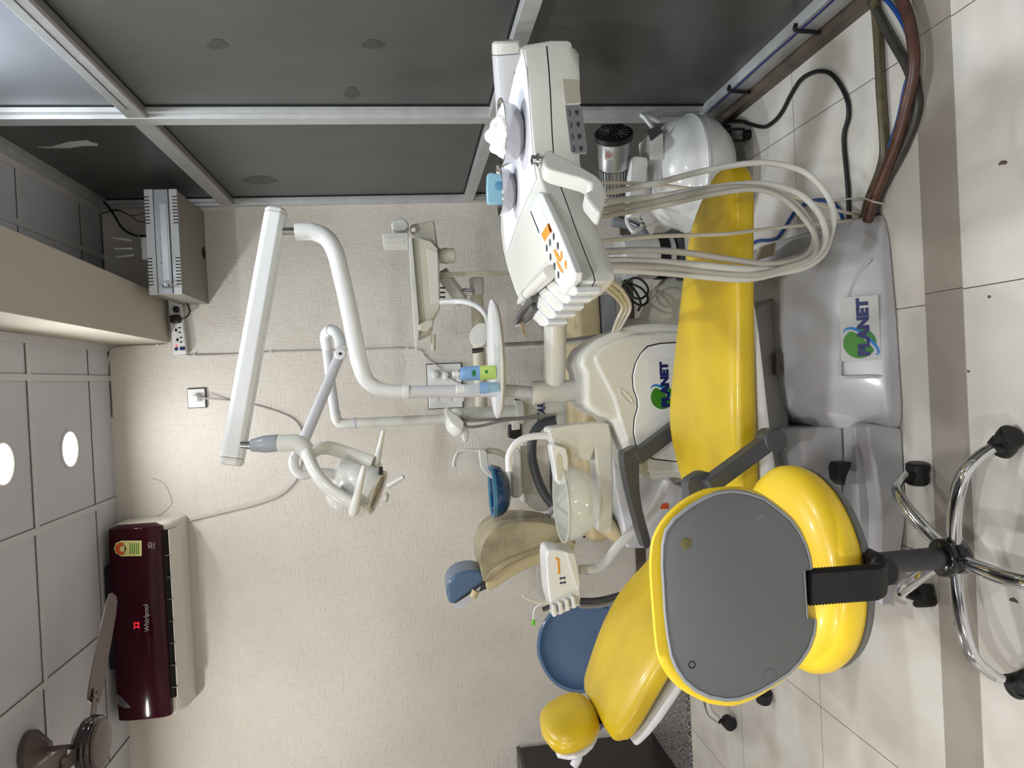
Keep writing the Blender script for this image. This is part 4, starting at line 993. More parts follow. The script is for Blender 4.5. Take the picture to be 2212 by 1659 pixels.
# ================================================================== DELIVERY UNIT (instrument tray) ON ITS ARM
Z0 = .96
DU = thing('delivery_unit', 'white instrument delivery unit with control panel and grey hoses on a swing arm', 'delivery unit', (.3, 1.6, Z0-.1))
T = [(1133, 103), (1139, 150), (1145, 212), (1151, 290), (1157, 345), (1170, 397), (1190, 450), (1209, 502), (1230, 555), (1244, 588), (1248, 606), (1236, 628), (1214, 650), (1165, 655), (1150, 690), (1130, 668), (1112, 630), (1096, 582), (1086, 540), (1081, 500), (1081, 467), (1082, 400), (1085, 350), (1090, 280), (1098, 212), (1112, 150), (1124, 112)]
TT = [P(a, b, Z=Z0) for a, b in T]
cT = sum(TT, V((0, 0, 0)))/len(TT)
def zb_(p): return .898-.052*max(0, min(1, (p.x-.15)/.54))
def ringz(s, fz): return [V((cT.x+(p.x-cT.x)*s, cT.y+(p.y-cT.y)*s, fz(p))) for p in TT]
def mixz(f): return lambda p: Z0+(zb_(p)-Z0)*f
top = obj('tray_top', MB().loft([ringz(.972, lambda p: Z0), ringz(.99, lambda p: Z0-.001), ringz(1.0, lambda p: Z0-.006), ringz(1.012, mixz(.40))]), M_TRAY, DU, ang=50)
obj('seam', MB().loft([ringz(1.0125, mixz(.395)), ringz(1.0125, mixz(.42))]), M_DARK, DU)
obj('tub', MB().loft([ringz(1.012, mixz(.415)), ringz(1.012, mixz(.75)), ringz(.995, mixz(.93)), ringz(.96, mixz(1.0))]), M_TRAY, DU, ang=50)
Rn, Nn = P(1139, 150, Z=Z0), P(1244, 588, Z=Z0)
pd = (Nn-Rn); pd.z = 0; pd.normalize(); pn_ = V((pd.y, -pd.x, 0))
if pn_.y > 0: pn_ = -pn_
def PN(a, b, off=0.0):      # on the tub's near side face
    r = ray(a, b); o0 = Rn+pn_*(.009+off); t = (o0.dot(pn_)-V((0, 0, CH)).dot(pn_))/r.dot(pn_)
    return V((0, 0, CH))+r*t
lab = obj('icon_plate', MB().prism([PN(a, b, .0) for a, b in ((1221, 227), (1252, 226), (1257, 231), (1269, 325), (1266, 330), (1237, 330), (1233, 326))], pn_*-.003), mat('icon_plate_grey', (136, 139, 140), .4), DU)
for i in range(4):
    yb = 244+i*26; xb = 1229+i*3
    ic = MB()
    ic.tube([PN(xb, yb-7, .0006), PN(xb+3, yb, .0006), PN(xb+1, yb+6, .0006)], .0010, 6)
    obj('icon', ic, M_GRYD, lab)
    obj('icon', MB().prism([PN(xb+12, yb-4, .0003), PN(xb+19, yb-7, .0003), PN(xb+21, yb+1, .0003), PN(xb+16, yb+5, .0003)], pn_*.0006), M_GRYD, lab)
obj('finger_recess', MB().prism([PN(a, b, .0) for a, b in ((1215, 170), (1250, 172), (1255, 222), (1221, 224))], pn_*-.002), M_CRM2, DU)
# handle
hp = [(1170, 340), (1176, 326), (1187, 320), (1202, 330), (1245, 352), (1290, 378), (1304, 394), (1311, 415), (1306, 440), (1297, 462), (1286, 453), (1266, 428), (1262, 414), (1276, 410), (1276, 396), (1255, 386), (1190, 368), (1176, 360)]
hq = [PN(a, b, .028) for a, b in hp]
hdl = obj('handle', MB().prism(hq, pn_*-.03), M_CRM, DU, bevel=.006, seg=3)
kb = PN(1172, 346, .02)
obj('knob', MB().lathe(kb, (0, 0, 1), [(0, .006), (.004, .012), (.008, .012), (.012, .008), (.018, .009), (.02, .004)], 24), M_CHR, hdl)
# control panel wedge
cp = [(1141, 452), (1162, 415), (1170, 418), (1209, 504), (1230, 556), (1243, 590), (1240, 608), (1216, 638), (1200, 606), (1180, 560), (1160, 505)]
cpt = MB().prism([P(a, b, Z=Z0+.009) for a, b in cp], V((0, 0, -.012)))
pan_ = obj('control_panel', cpt, M_STICK, DU, bevel=.003)
zp = Z0+.0095
def flat(pts, m, name, par=pan_, dz=0): return obj(name, MB().prism([P(a, b, Z=zp+dz) for a, b in pts], V((0, 0, -.001))), m, par)
flat([(1147, 457), (1163, 426), (1180, 476), (1165, 502)], M_PAPER, 'display_window')
obj('window_edge', MB().tube([P(1147, 457, Z=zp), P(1165, 502, Z=zp)], .0016, 6), M_STLD, pan_)
lg_ = flat([(1169, 506), (1184, 482), (1191, 498), (1176, 522)], M_ORNG, 'orange_print')
lg2 = flat([(1183, 484), (1186, 482), (1193, 500), (1189, 504)], M_RED, 'orange_print')
for i, (a, b) in enumerate(((1196, 511), (1188, 524), (1181, 536), (1205, 531), (1189, 555), (1198, 575), (1206, 594))):
    p_ = P(a, b, Z=zp); obj('button', MB().lathe(p_-V((0, 0, .001)), (0, 0, 1), [(0, .0062), (.0016, .006), (.002, .003)], 20), M_GRYD, pan_)
for (a, b) in ((1213, 551), (1222, 572)):
    p_ = P(a, b, Z=zp); obj('orange_button', MB().lathe(p_-V((0, 0, .001)), (0, 0, 1), [(0, .0068), (.0016, .0065), (.002, .003)], 20), M_ORNG, pan_)
flat([(1195, 541), (1199, 538), (1204, 548), (1212, 562), (1209, 566), (1203, 561)], M_ORNG, 'chair_print', dz=.0004)
flat([(1201, 564), (1204, 564), (1214, 582), (1216, 590), (1212, 588), (1206, 578)], M_ORNG, 'chair_print', dz=.0004)
# instrument holder: a comb of troughs
for i in range(5):
    a0_, b0_ = 1236-i*15.5, 632+i*16.5
    pts = [(a0_-44, b0_-34), (a0_-30, b0_-46), (a0_+6, b0_-10), (a0_+9, b0_+2), (a0_+2, b0_+8), (a0_-8, b0_+7), (a0_-38, b0_-22)]
    cr_ = obj('instrument_cradle', MB().prism([P(a, b, Z=Z0+.004) for a, b in pts], V((0, 0, -.040))), M_WHT, DU, bevel=.004, seg=3)
    obj('cradle_groove', MB().prism([P(a, b, Z=Z0+.0045) for a, b in [(a0_-36, b0_-34), (a0_-31, b0_-39), (a0_+2, b0_-4), (a0_-3, b0_+1)]], V((0, 0, -.002))), M_ACW, cr_, bevel=.0008)
obj('side_lever', MB().prism([P(a, b, Z=Z0-.028) for a, b in ((1246, 604), (1258, 600), (1262, 622), (1248, 632))], V((0, 0, -.022))), M_WHT, DU, bevel=.005)
obj('lever_window', MB().prism([P(a, b, Z=Z0-.0275) for a, b in ((1249, 611), (1257, 608), (1258, 617), (1251, 621))], V((0, 0, -.001))), M_SKIRT, DU)
# handpieces resting in the cradles
hz = Z0+.016
def hpz(a, b, dz=0): return P(a, b, Z=hz+dz)
sc1 = obj('scaler_handpiece', MB().tube([hpz(1190, 586), hpz(1184, 592), hpz(1160, 614), hpz(1140, 634), hpz(1130, 644), hpz(1122, 652)], [.0115, .0125, .0125, .0118, .010, .0055], 20), M_CRM, DU)
obj('black_ring', MB().lathe(hpz(1140, 634), hpz(1138, 636)-hpz(1140, 634), [(0, .0123), (.002, .0123)], 20), M_BLK, sc1)
obj('scaler_tip', MB().tube([hpz(1122, 652), hpz(1118, 655, .002), hpz(1113, 661, .0), hpz(1112, 668, -.008)], [.003, .0022, .0015, .0008], 8), M_CHR, sc1)
tb = obj('turbine_handpiece', MB().tube([hpz(1156, 644, -.006), hpz(1142, 657, -.004), hpz(1125, 680, .002), hpz(1116, 697, .008)], [.0085, .0085, .0078, .007], 18), M_STLD, DU)
obj('turbine_head', MB().lathe(hpz(1110, 702, .014), V((.2, -.3, -.9)), [(0, .006), (.002, .008), (.014, .008), (.016, .005)], 20), M_CHR, tb)
sy = obj('air_water_syringe', MB().tube([hpz(1160, 660, -.012), hpz(1148, 676, -.01), hpz(1132, 690, -.008)], [.011, .011, .009], 18), M_STLD, DU)
obj('syringe_tip', MB().tube([hpz(1133, 690, -.01), hpz(1130, 706, -.014), hpz(1131, 718, -.02), hpz(1137, 726, -.026)], [.002, .002, .002, .0015], 8, smooth=4), mat('brass_tip', (170, 140, 80), .3, metal=.9), sy)
# arms
ae = pts3([(1197, 824, YP), (1198, 800, 2.54), (1200, 650, 2.42), (1204, 400, 2.24), (1204, 150, 2.02), (1204, 112, 1.99)])
obj('swing_arm', MB().tube(ae, .0375, 24, smooth=4), M_CRM, DU)
ee = ae[-1]
obj('elbow_housing', slab([(1126, 104), (1134, 96), (1190, 86), (1228, 86), (1236, 92), (1240, 118), (1236, 150), (1180, 160), (1130, 150)], 1.95, .09), M_CRM, DU, bevel=.012, seg=3)
s1, s2 = P(1092, 92, 2.02), P(1108, 345, 2.16)
dd = (s2-s1).normalized(); u2 = V((0, 0, 1)); sd = dd.cross(u2).normalized(); uu = sd.cross(dd).normalized()
def rr(c, s=1.0): return [c+sd*x*s+uu*y*s for x, y in ((-.035, -.03), (-.026, -.040), (.026, -.040), (.035, -.03), (.035, .012), (.026, .030), (.010, .038), (-.010, .038), (-.026, .030), (-.035, .012))]
sp_ = obj('spring_arm', MB().loft([rr(s1+dd*.028), rr(s2)]), M_WHT2, DU, bevel=.003, ang=50)
obj('arm_end_cap', MB().loft([rr(s1-dd*.006, .8), rr(s1, .96), rr(s1+dd*.027)]), M_CRM, sp_, bevel=.002, ang=50)
obj('arm_pin', MB().cyl(P(1120, 106, 2.0), P(1138, 110, 2.0), .012), M_CHR, DU)
obj('arm_screw', MB().lathe(s1+dd*.075+sd*(-.0355 if sd.y > 0 else .0355)+uu*-.02, sd*(-1 if sd.y > 0 else 1), [(0, .007), (.001, .006)], 16), M_STLD, sp_)
obj('mount_bracket', MB().beam(P(1210, 380, 2.2), V((cT.x, cT.y, .90)), .09, .05), M_CRM, DU, bevel=.01)
# hoses: hang from the tub, loop above the floor and come back to the cradles
H = [
 [(1285, 417, 1.62), (1341, 411, 1.60), (1417, 396, 1.58), (1518, 370, 1.57), (1607, 354, 1.56), (1668, 353, 1.56), (1728, 367, 1.56), (1765, 393, 1.55), (1792, 431, 1.54), (1801, 470, 1.53), (1793, 512, 1.52), (1776, 551, 1.50), (1739, 577, 1.48), (1680, 590, 1.46), (1600, 603, 1.42), (1450, 590, 1.38), (1350, 583, 1.34), (1268, 582, 1.30)],
 [(1290, 437, 1.58), (1420, 424, 1.56), (1520, 408, 1.55), (1600, 398, 1.54), (1660, 398, 1.54), (1715, 413, 1.53), (1750, 438, 1.52), (1776, 475, 1.51), (1783, 515, 1.50), (1762, 553, 1.48), (1720, 573, 1.46), (1660, 582, 1.44), (1590, 580, 1.40), (1480, 570, 1.37), (1350, 563, 1.34), (1262, 566, 1.30)],
 [(1285, 455, 1.55), (1400, 438, 1.54), (1500, 416, 1.53), (1580, 404, 1.52), (1650, 408, 1.52), (1705, 430, 1.51), (1740, 465, 1.50), (1760, 510, 1.49), (1745, 548, 1.47), (1705, 566, 1.45), (1650, 570, 1.43), (1580, 561, 1.40), (1480, 546, 1.37), (1390, 540, 1.34), (1270, 546, 1.31)],
 [(1285, 470, 1.52), (1350, 459, 1.52), (1440, 442, 1.51), (1540, 420, 1.50), (1630, 409, 1.50), (1690, 428, 1.50), (1735, 470, 1.49), (1762, 515, 1.48), (1752, 556, 1.46), (1700, 576, 1.44), (1640, 592, 1.42), (1560, 590, 1.40), (1450, 578, 1.36), (1340, 574, 1.33), (1262, 574, 1.30)]]
for i, h in enumerate(H):
    obj('instrument_hose', MB().tube(pts3(h), (.0068, .0068, .0062, .0056)[i], 12, smooth=6), M_HOSEL if i < 2 else M_HOSE, DU)
obj('air_line', MB().tube(pts3([(1290, 395, 1.60), (1340, 395, 1.60), (1420, 399, 1.60), (1500, 408, 1.60), (1600, 409, 1.62), (1680, 418, 1.66), (1740, 432, 1.72), (1800, 452, 1.78), (1850, 464, 1.84), (1866, 470, 1.88)]), .0042, 10, smooth=6), M_CRM2, DU)
obj('air_line', MB().tube(pts3([(1275, 524, 1.38), (1340, 517, 1.42), (1420, 510, 1.46), (1560, 506, 1.54), (1660, 494, 1.64), (1760, 484, 1.74), (1830, 477, 1.82), (1866, 472, 1.87)]), .0042, 10, smooth=6), M_CRM2, DU)
for i, (da, db) in enumerate(((0, 0), (-8, 7), (-16, 12))):
    obj('supply_tube', MB().tube(pts3([(1250, 598+db*.3, 1.55), (1290+da*.2, 600+db*.3, 1.7), (1330+da, 615+db, 1.9), (1352+da, 640+db*.6, 2.05), (1361+da, 665, 2.2), (1350+da, 690, 2.32), (1334+da*.6, 716, 2.42)]), .0058, 10, smooth=6), M_CRM2 if i else M_CRM, DU)

# ---- things on the tray
pp = [(1129, 112), (1137, 150), (1142, 212), (1147, 290), (1152, 345), (1158, 388), (1152, 400), (1120, 470), (1095, 545), (1090, 520), (1086, 467), (1088, 400), (1092, 300), (1100, 212), (1114, 150)]
pap = obj('paper_liner', MB().prism([P(a, b, Z=Z0+.0018) for a, b in pp], V((0, 0, -.0012))), M_PAPER)
tag(pap, 'white paper liner covering the right half of the instrument tray', 'paper')
def steel_bowl(name, lab, px0, py0, r, h, pinch):
    c = P(px0, py0, Z=Z0+.0032)
    t = thing(name, lab, 'bowl', c)
    n = 64; prof = [(0, r*.45), (.002, r*.62), (h*.35, r*.86), (h*.8, r*.97), (h, r*1.06), (h+.0015, r*1.05), (h*.8, r*.94), (h*.35, r*.83), (.005, r*.58), (.0035, r*.2)]
    rings = []
    for (z, rr_) in prof:
        rings.append([c+V((math.cos(q)*rr_, math.sin(q)*rr_*(1-.05), z+(h*.10*abs(math.cos(q))**6*(z/h)))) for q in [2*math.pi*j/n for j in range(n)]])
    obj('bowl_body', MB().loft(rings), M_STL, t)
    return t, c
b1, c1 = steel_bowl('steel_bowl', 'steel bowl full of cotton wool on the tray', 1128, 288, .066, .042, 1)
random.seed(3)
cot = MB()
for i in range(34):
    a = random.random()*6.28; rr_ = .048*math.sqrt(random.random())
    cot.ball(c1+V((math.cos(a)*rr_, math.sin(a)*rr_, .032+.040*random.random()*(1-rr_/.07))), .010+.011*random.random(), .010+.011*random.random(), .009+.008*random.random(), 14, 9)
co = obj('cotton_wool', cot, M_COTTON)
md = co.modifiers.new('remesh', 'REMESH'); md.mode = 'VOXEL'; md.voxel_size = .0025; md.use_smooth_shade = True
ms_ = co.modifiers.new('smooth', 'SMOOTH'); ms_.iterations = 2
tag(co, 'heap of white cotton wool in the right steel bowl', 'cotton wool')
b2, c2 = steel_bowl('steel_bowl', 'steel bowl holding a clear blue packet on the tray', 1112, 412, .054, .034, 1)
pk = thing('blue_packet', 'light blue plastic packet standing in the smaller steel bowl', 'packet', c2+V((0, 0, .006)))
pq = [P(a, b, c2.y-.005) for a, b in ((1052, 376), (1058, 372), (1085, 376), (1110, 372), (1112, 440), (1085, 440), (1053, 439), (1051, 410))]
obj('film', MB().prism(pq, V((0, .02, 0))), M_PLFILM, pk, bevel=.004)
obj('round_item', MB().lathe(P(1078, 402, c2.y-.0065), (0, -1, 0), [(0, .010), (.001, .010), (.002, .008)], 24), mat('blue_grey_disc', (90, 150, 190), .3), pk)

# ================================================================== COMPRESSOR
tc_ = P(1500, 376, 2.62); tr = .203
CP = thing('air_compressor', 'white tank air compressor with a motor on top by the grey partition', 'compressor', (tc_.x, 2.62, 0))
TX, TY = tc_.x, 2.62
ztop = P(1400, 376, 2.62).z
tp = [(.035, .04), (.045, .09), (.075, .155), (.12, .192), (.165, tr), (.185, tr+.0), (.187, tr+.004), (.197, tr+.004), (.199, tr), (.23, .195), (.27, .178), (.31, .14), (.335, .085), (.342, .03)]
tk = obj('tank', MB().lathe((TX, TY, 0), (0, 0, 1), [(z, r) for z, r in tp], 56), M_WHT, CP, ang=60)
for (a, q) in ((.7, 0), (2.4, 0), (3.9, 0), (5.5, 0)):
    x, y = TX+math.cos(a)*.15, TY+math.sin(a)*.15
    obj('foot', MB().tube([(x-.02, y, .085), (x-.02, y, .02), (x+.02, y, .02), (x+.02, y, .085)], .006, 8).lathe((x, y, 0), (0, 0, 1), [(0, .018), (.02, .016), (.024, .008)], 16), M_BLK if q else M_BLK, CP)
obj('tank_handle', MB().tube(pts3([(1428, 306, 2.55), (1418, 290, 2.55), (1405, 270, 2.56), (1394, 256, 2.57), (1386, 248, 2.6), (1400, 250, 2.68), (1424, 262, 2.70)]), .008, 12, smooth=5), M_WHT, CP)
obj('tank_handle', MB().tube(pts3([(1385, 462, 2.60), (1368, 458, 2.58), (1355, 466, 2.56), (1355, 480, 2.54), (1366, 499, 2.52), (1378, 497, 2.52), (1388, 488, 2.54)]), .007, 12, smooth=5), M_WHT, CP)
obj('control_bracket', MB().bx(TX+.02, TX+.11, 2.50, 2.62, ztop-.02, ztop+.03), M_WHT, CP, bevel=.003)
obj('spec_label', slab([(1398, 282), (1425, 268), (1432, 285), (1406, 305)], 2.495, .002), M_GRYD, CP)
obj('motor_plate', slab([(1364, 342), (1371, 336), (1398, 340), (1400, 350), (1392, 452), (1384, 470), (1362, 466), (1358, 448)], 2.50, .05), M_WHT, CP, bevel=.004)
m0, m1 = P(1326, 296, 2.50), P(1330, 450, 2.68)
ma = (m1-m0).normalized(); ml = (m1-m0).length; rm = .058
mt = obj('motor', MB().lathe(m0, ma, [(0, rm*.9), (.006, rm*.96), (ml*.38, rm*.96), (ml*.40, rm*.80)], 40), M_ALU3, CP)
fs = MB()
aa_, bb_ = frame(ma)
fs.lathe(m0+ma*ml*.40, ma, [(0, rm*.8), (ml*.32, rm*.8)], 32)
for k in range(28):
    q = 2*math.pi*k/28; dr_ = aa_*math.cos(q)+bb_*math.sin(q); tn = ma.cross(dr_)
    fs.obox(m0+ma*ml*.56+dr_*rm*.86, ma*ml*.16, dr_*rm*.09, tn*.0018)
obj('cooling_fins', fs, M_ALU3, mt)
obj('cylinder_head', MB().lathe(m0+ma*ml*.72, ma, [(0, rm*.96), (ml*.3, rm*.96), (ml*.31, rm*.7)], 40), M_ALU3, mt)
cv = MB().lathe(m0-ma*.018, ma, [(0, rm*.5), (.001, rm*.95), (.004, rm*1.12), (.022, rm*1.12)], 44)
cvo = obj('fan_cover', cv, M_BLK, mt)
for k in range(16):
    q = 2*math.pi*k/16; dr_ = aa_*math.cos(q)+bb_*math.sin(q)
    obj('cover_slot', MB().beam(m0-ma*.0192+dr_*rm*.3, m0-ma*.0182+dr_*rm*.9, .0022, .0015), M_GRYD, cvo)
obj('warning_sticker', slab([(1306, 323), (1325, 323), (1325, 345), (1306, 344)], 2.485, .003), M_STICK, mt)
obj('warning_ring', MB().lathe(P(1315, 334, 2.4845), (0, -1, 0), [(0, .0105), (.0006, .0105), (.0006, .0085), (0, .0085)], 28, cap=False), M_RED, mt)
text('warning_mark', 'M', .012, P(1318, 338, 2.4842), (1, 0, 0), (0, 0, 1), M_RED, mt)
obj('capacitor', MB().tube(pts3([(1300, 283, 2.66), (1345, 280, 2.66)]), .022, 16), M_BLK, CP)
obj('valve_pipe', MB().tube(pts3([(1335, 470, 2.6), (1360, 480, 2.58), (1385, 490, 2.55), (1392, 486, 2.55)]), .006, 10, smooth=4), M_STLD, CP)
obj('valve', MB().ball(P(1389, 487, 2.54), .013), M_STL, CP)
obj('pressure_stem', MB().tube(pts3([(1383, 456, 2.55), (1386, 474, 2.54)]), .005, 8), M_CHR, CP)
obj('drain_bracket', MB().tube(pts3([(1580, 262, 2.7), (1612, 268, 2.72), (1615, 292, 2.72), (1600, 305, 2.7)]), .003, 8), M_CRM2, CP)
obj('rubber_foot', MB().bx(TX+.14, TX+.19, 2.66, 2.72, 0, .03), M_BLK, CP)

# ================================================================== SUCTION MOTOR BEHIND IT
sm = P(1350, 556, 3.3)
SM = thing('suction_motor', 'grey suction motor with black bands on the floor behind the hoses', 'motor', (sm.x, 3.3, 0))
obj('motor_body', MB().lathe((sm.x, 3.3, .02), (0, 0, 1), [(0, .085), (.01, .1), (.24, .1), (.25, .09), (.252, .03)], 40), M_CRM, SM)
obj('black_band', MB().lathe((sm.x, 3.3, .055), (0, 0, 1), [(0, .1005), (.002, .104), (.045, .104), (.047, .1005)], 40, cap=False), M_BLK, SM)
obj('motor_cap', MB().lathe((sm.x, 3.3, .272), (0, 0, 1), [(0, .04), (.03, .04), (.035, .03)], 24), M_WHT, SM)
obj('foot_plate', MB().bx(sm.x-.12, sm.x+.12, 3.18, 3.42, 0, .02), M_GRYD, SM)
obj('junction_box', slab([(1345, 574), (1378, 574), (1378, 602), (1350, 604)], 3.19, .05), M_WHT, SM, bevel=.004)
obj('outlet_pipe', MB().tube(pts3([(1322, 480, 3.4), (1360, 485, 3.4), (1380, 492, 3.38), (1400, 520, 3.36)]), .022, 16, smooth=4), M_GRYL, SM)
for k, pts in enumerate(([(1330, 640, 3.2), (1350, 612, 3.15), (1372, 600, 3.12), (1392, 610, 3.1), (1400, 630, 3.1), (1385, 645, 3.1), (1365, 640, 3.12), (1352, 620, 3.15)],
                         [(1318, 645, 3.25), (1345, 640, 3.2), (1365, 650, 3.15), (1385, 660, 3.1), (1400, 648, 3.1), (1388, 625, 3.12), (1362, 612, 3.16)],
                         [(1350, 605, 3.2), (1372, 628, 3.12), (1384, 655, 3.08), (1378, 672, 3.08)])):
    c_ = obj('black_wire', MB().tube(pts3(pts), .0052, 8, smooth=6), M_BLK)
    tag(c_, ('black wire looping highest in the tangle below the suction motor', 'black wire running widest through the tangle below the suction motor', 'short black wire at the bottom of the tangle below the suction motor')[k], 'wire', 'black wires below the suction motor')

# ================================================================== FLOOR CABLES AND HOSES
def fpath(l, z): return [P(a, b, Z=z) for a, b in l]
c_ = obj('power_cable', MB().tube(fpath([(1566, 262), (1600, 262), (1620, 268), (1650, 274), (1672, 262), (1690, 240), (1708, 205), (1730, 172), (1758, 156), (1785, 155), (1804, 168), (1822, 196), (1832, 225), (1832, 255), (1824, 285), (1823, 315), (1828, 370), (1832, 420), (1834, 480)], .0065), .0062, 10, smooth=6), M_BLK)
tag(c_, 'black power cable snaking across the tiles from the compressor', 'cable')
def rib_hose(l, r, m, label, z):
    pts = smooth_path(fpath(l, z), 22)
    o = obj('corrugated_hose', MB().tube(pts, [r*(1 if i % 2 else .90) for i in range(len(pts))], 16), m, ang=75)
    return tag(o, label, 'hose', 'corrugated hoses on the floor')
rib_hose([(1885, -30), (1893, 30), (1898, 100), (1903, 200), (1909, 290), (1910, 330), (1903, 365), (1890, 400), (1876, 435), (1866, 478)], .0125, M_RINGG, 'olive corrugated hose lying straightest, nearest the partition', .0135)
rib_hose([(1870, -30), (1892, 20), (1912, 60), (1935, 100), (1958, 140), (1972, 175), (1982, 215), (1978, 250), (1965, 290), (1945, 335), (1915, 390), (1895, 435), (1884, 478)], .012, M_RINGK, 'dark olive corrugated hose crossing under the bundle and bulging furthest out', .0135)
rib_hose([(1925, -30), (1950, 5), (1964, 45), (1972, 90), (1975, 130), (1971, 170), (1962, 210), (1950, 260), (1935, 310), (1912, 370), (1888, 430), (1874, 478)], .0138, M_RINGB, 'reddish brown corrugated hose lying on top of the bundle', .036)
c_ = obj('blue_air_tube', MB().tube(fpath([(1890, -20), (1920, 5), (1945, 40), (1962, 80), (1968, 140), (1955, 190), (1940, 260), (1920, 320), (1905, 360), (1880, 420), (1870, 470)], .008), .0058, 10, smooth=6), M_BLUE)
tag(c_, 'blue air tube running beside the corrugated floor hoses', 'tube')
c_ = obj('blue_air_tube', MB().tube(fpath([(1600, 538), (1635, 521), (1660, 519), (1678, 514), (1690, 500), (1705, 475), (1722, 452), (1745, 438), (1770, 432), (1795, 438), (1812, 452), (1822, 478)], .008), .0055, 10, smooth=6), M_BLUE)
tag(c_, 'blue air tube curving on the floor from under the yellow leg rest to its base', 'tube')
c_ = obj('blue_air_tube', MB().tube(fpath([(1455, 503), (1447, 515), (1450, 532), (1462, 552), (1478, 568), (1474, 584), (1455, 600), (1440, 625), (1430, 655)], .008), .0055, 10, smooth=6), M_BLUE)
tag(c_, 'blue air tube looping on the floor beyond the yellow leg rest', 'tube')
c_ = obj('hose_string', MB().tube([P(1795, 435, Z=.012), P(1850, 428, Z=.03), P(1872, 430, Z=.052), P(1888, 436, Z=.055), P(1908, 440, Z=.02)], .0022, 6, smooth=4), M_CRM2)
tag(c_, 'pale string tied round the corrugated floor hoses', 'string')

# ================================================================== REAR (SLATE BLUE AND BEIGE) CHAIR
RC = thing('dental_chair', 'older beige and blue dental chair standing behind, along the wall', 'dental chair', (-.2, 3.3, 0))
def rpad(name, pts, Y, th, m, sm=3, bev=.02, par=RC, yb=None):
    return obj(name, slab(pts, Y, th, smooth=sm), m, par, bevel=bev, seg=4, ang=60)
# long seat and leg rest cushion
x0_, x1_ = P(1250, 1165, 3.2).x, P(1250, 585, 3.1).x
zt_, zb2 = P(1218, 750, 3.35).z-.02, P(1308, 750, 3.05).z
st = []
for f, tt in ((0, 0), (.06, .0), (.2, 0), (.4, 0), (.6, 0), (.8, -.0), (.93, -.0), (1, -.01)):
    x = x0_+(x1_-x0_)*f
    st.append((V((x, 3.28, .46+tt-.00)), V((0, .19-.03*f, 0)), V((0, 0, .062))))
obj('seat', MB().pad(st, n=36, ex=4.5, ends=(.6, .6)), M_BEI, RC, sub=1)
obj('seat_frame', MB().bx(x0_+.08, x1_-.10, 3.14, 3.42, .33, .40), M_GRYL, RC, bevel=.01)
obj('base', MB().loft([[V((.12+a*r, 3.3+b*.16, z)) for a, b in [(math.cos(2*math.pi*i/28), math.sin(2*math.pi*i/28)) for i in range(28)]] for r, z in ((.30, 0), (.29, .06), (.24, .12), (.12, .17), (.10, .36))]), M_CRM2, RC)
rb2 = [(1040, 1238), (1036, 1205), (1042, 1175), (1058, 1150), (1085, 1135), (1120, 1127), (1160, 1128), (1195, 1133), (1222, 1145), (1238, 1158), (1244, 1172), (1238, 1180), (1215, 1180), (1190, 1182), (1155, 1190), (1120, 1205), (1090, 1222), (1060, 1248), (1046, 1256)]
rpad('backrest', rb2, 3.12, .30, M_FILMC, 2, .035)
rb3 = [(1050, 1262), (1058, 1248), (1085, 1228), (1120, 1209), (1160, 1194), (1200, 1184), (1236, 1181), (1240, 1190), (1200, 1205), (1150, 1224), (1100, 1250), (1062, 1275), (1052, 1273)]
rpad('backrest_shell', rb3, 3.14, .28, M_BEI, 2, .015)
rpad('cover_fold', [(1048, 1258), (1056, 1240), (1090, 1213), (1130, 1196), (1180, 1180), (1225, 1168), (1243, 1176), (1230, 1186), (1180, 1192), (1130, 1206), (1090, 1226), (1060, 1254)], 3.10, .05, M_FILMC, 2, .006)
hh = [(966, 1290), (965, 1272), (972, 1253), (988, 1240), (1012, 1233), (1032, 1234), (1043, 1242), (1042, 1258), (1026, 1272), (1000, 1290), (982, 1304), (972, 1303)]
hr = rpad('headrest', hh, 3.15, .20, M_BLU, 3, .034)
rpad('headrest_shell', [(980, 1306), (1005, 1290), (1030, 1272), (1038, 1266), (1035, 1278), (1015, 1300), (1000, 1313), (988, 1313)], 3.17, .16, M_WHT2, 2, .008, hr)
obj('headrest_knob', MB().cyl(P(1028, 1276, 3.12), P(1022, 1290, 3.12), .016), M_BEI, hr)
obj('headrest_bar', MB().beam(P(1020, 1275, 3.26), P(1050, 1262, 3.26), .03, .03), M_GRYD, RC)
obj('armrest', MB().tube(pts3([(1200, 908, 3.0), (1175, 914, 3.0), (1158, 928, 3.0), (1150, 950, 3.0), (1149, 985, 3.0), (1155, 1015, 3.0), (1165, 1045, 3.0), (1178, 1070, 3.0), (1193, 1088, 3.0)]), [.018]*6+[.0195]*40+[.016]*3, 18, smooth=6) if False else MB().tube(pts3([(1200, 908, 3.0), (1175, 914, 3.0), (1158, 928, 3.0), (1150, 950, 3.0), (1149, 985, 3.0), (1155, 1015, 3.0), (1165, 1045, 3.0), (1178, 1070, 3.0), (1193, 1090, 3.0)]), (.020, .0185), 18, smooth=6), M_GRYD, RC)
bs_ = [(1322, 984), (1334, 1000), (1350, 1010), (1400, 1008), (1440, 1025), (1460, 1045), (1500, 1060), (1500, 1185), (1355, 1185), (1343, 1120), (1328, 1050)]
bse = obj('base_cover', slab(bs_, 2.80, .30), M_WHT2, RC, bevel=.014, seg=3)
pb_ = P(1490, 1180, 2.80); pb2 = P(1490, 1065, 2.80)
obj('base_plinth', MB().bx(pb_.x, pb2.x, 2.81, 3.09, 0, pb_.z+.02), M_WHT2, RC, bevel=.008)
obj('orange_mark', slab([(1426, 1088), (1444, 1087), (1445, 1099), (1427, 1100)], 2.797, .004), M_RED, bse)
obj('orange_mark', slab([(1410, 1096), (1414, 1091), (1420, 1092), (1423, 1098), (1422, 1101), (1411, 1101)], 2.797, .004), M_RED, bse)
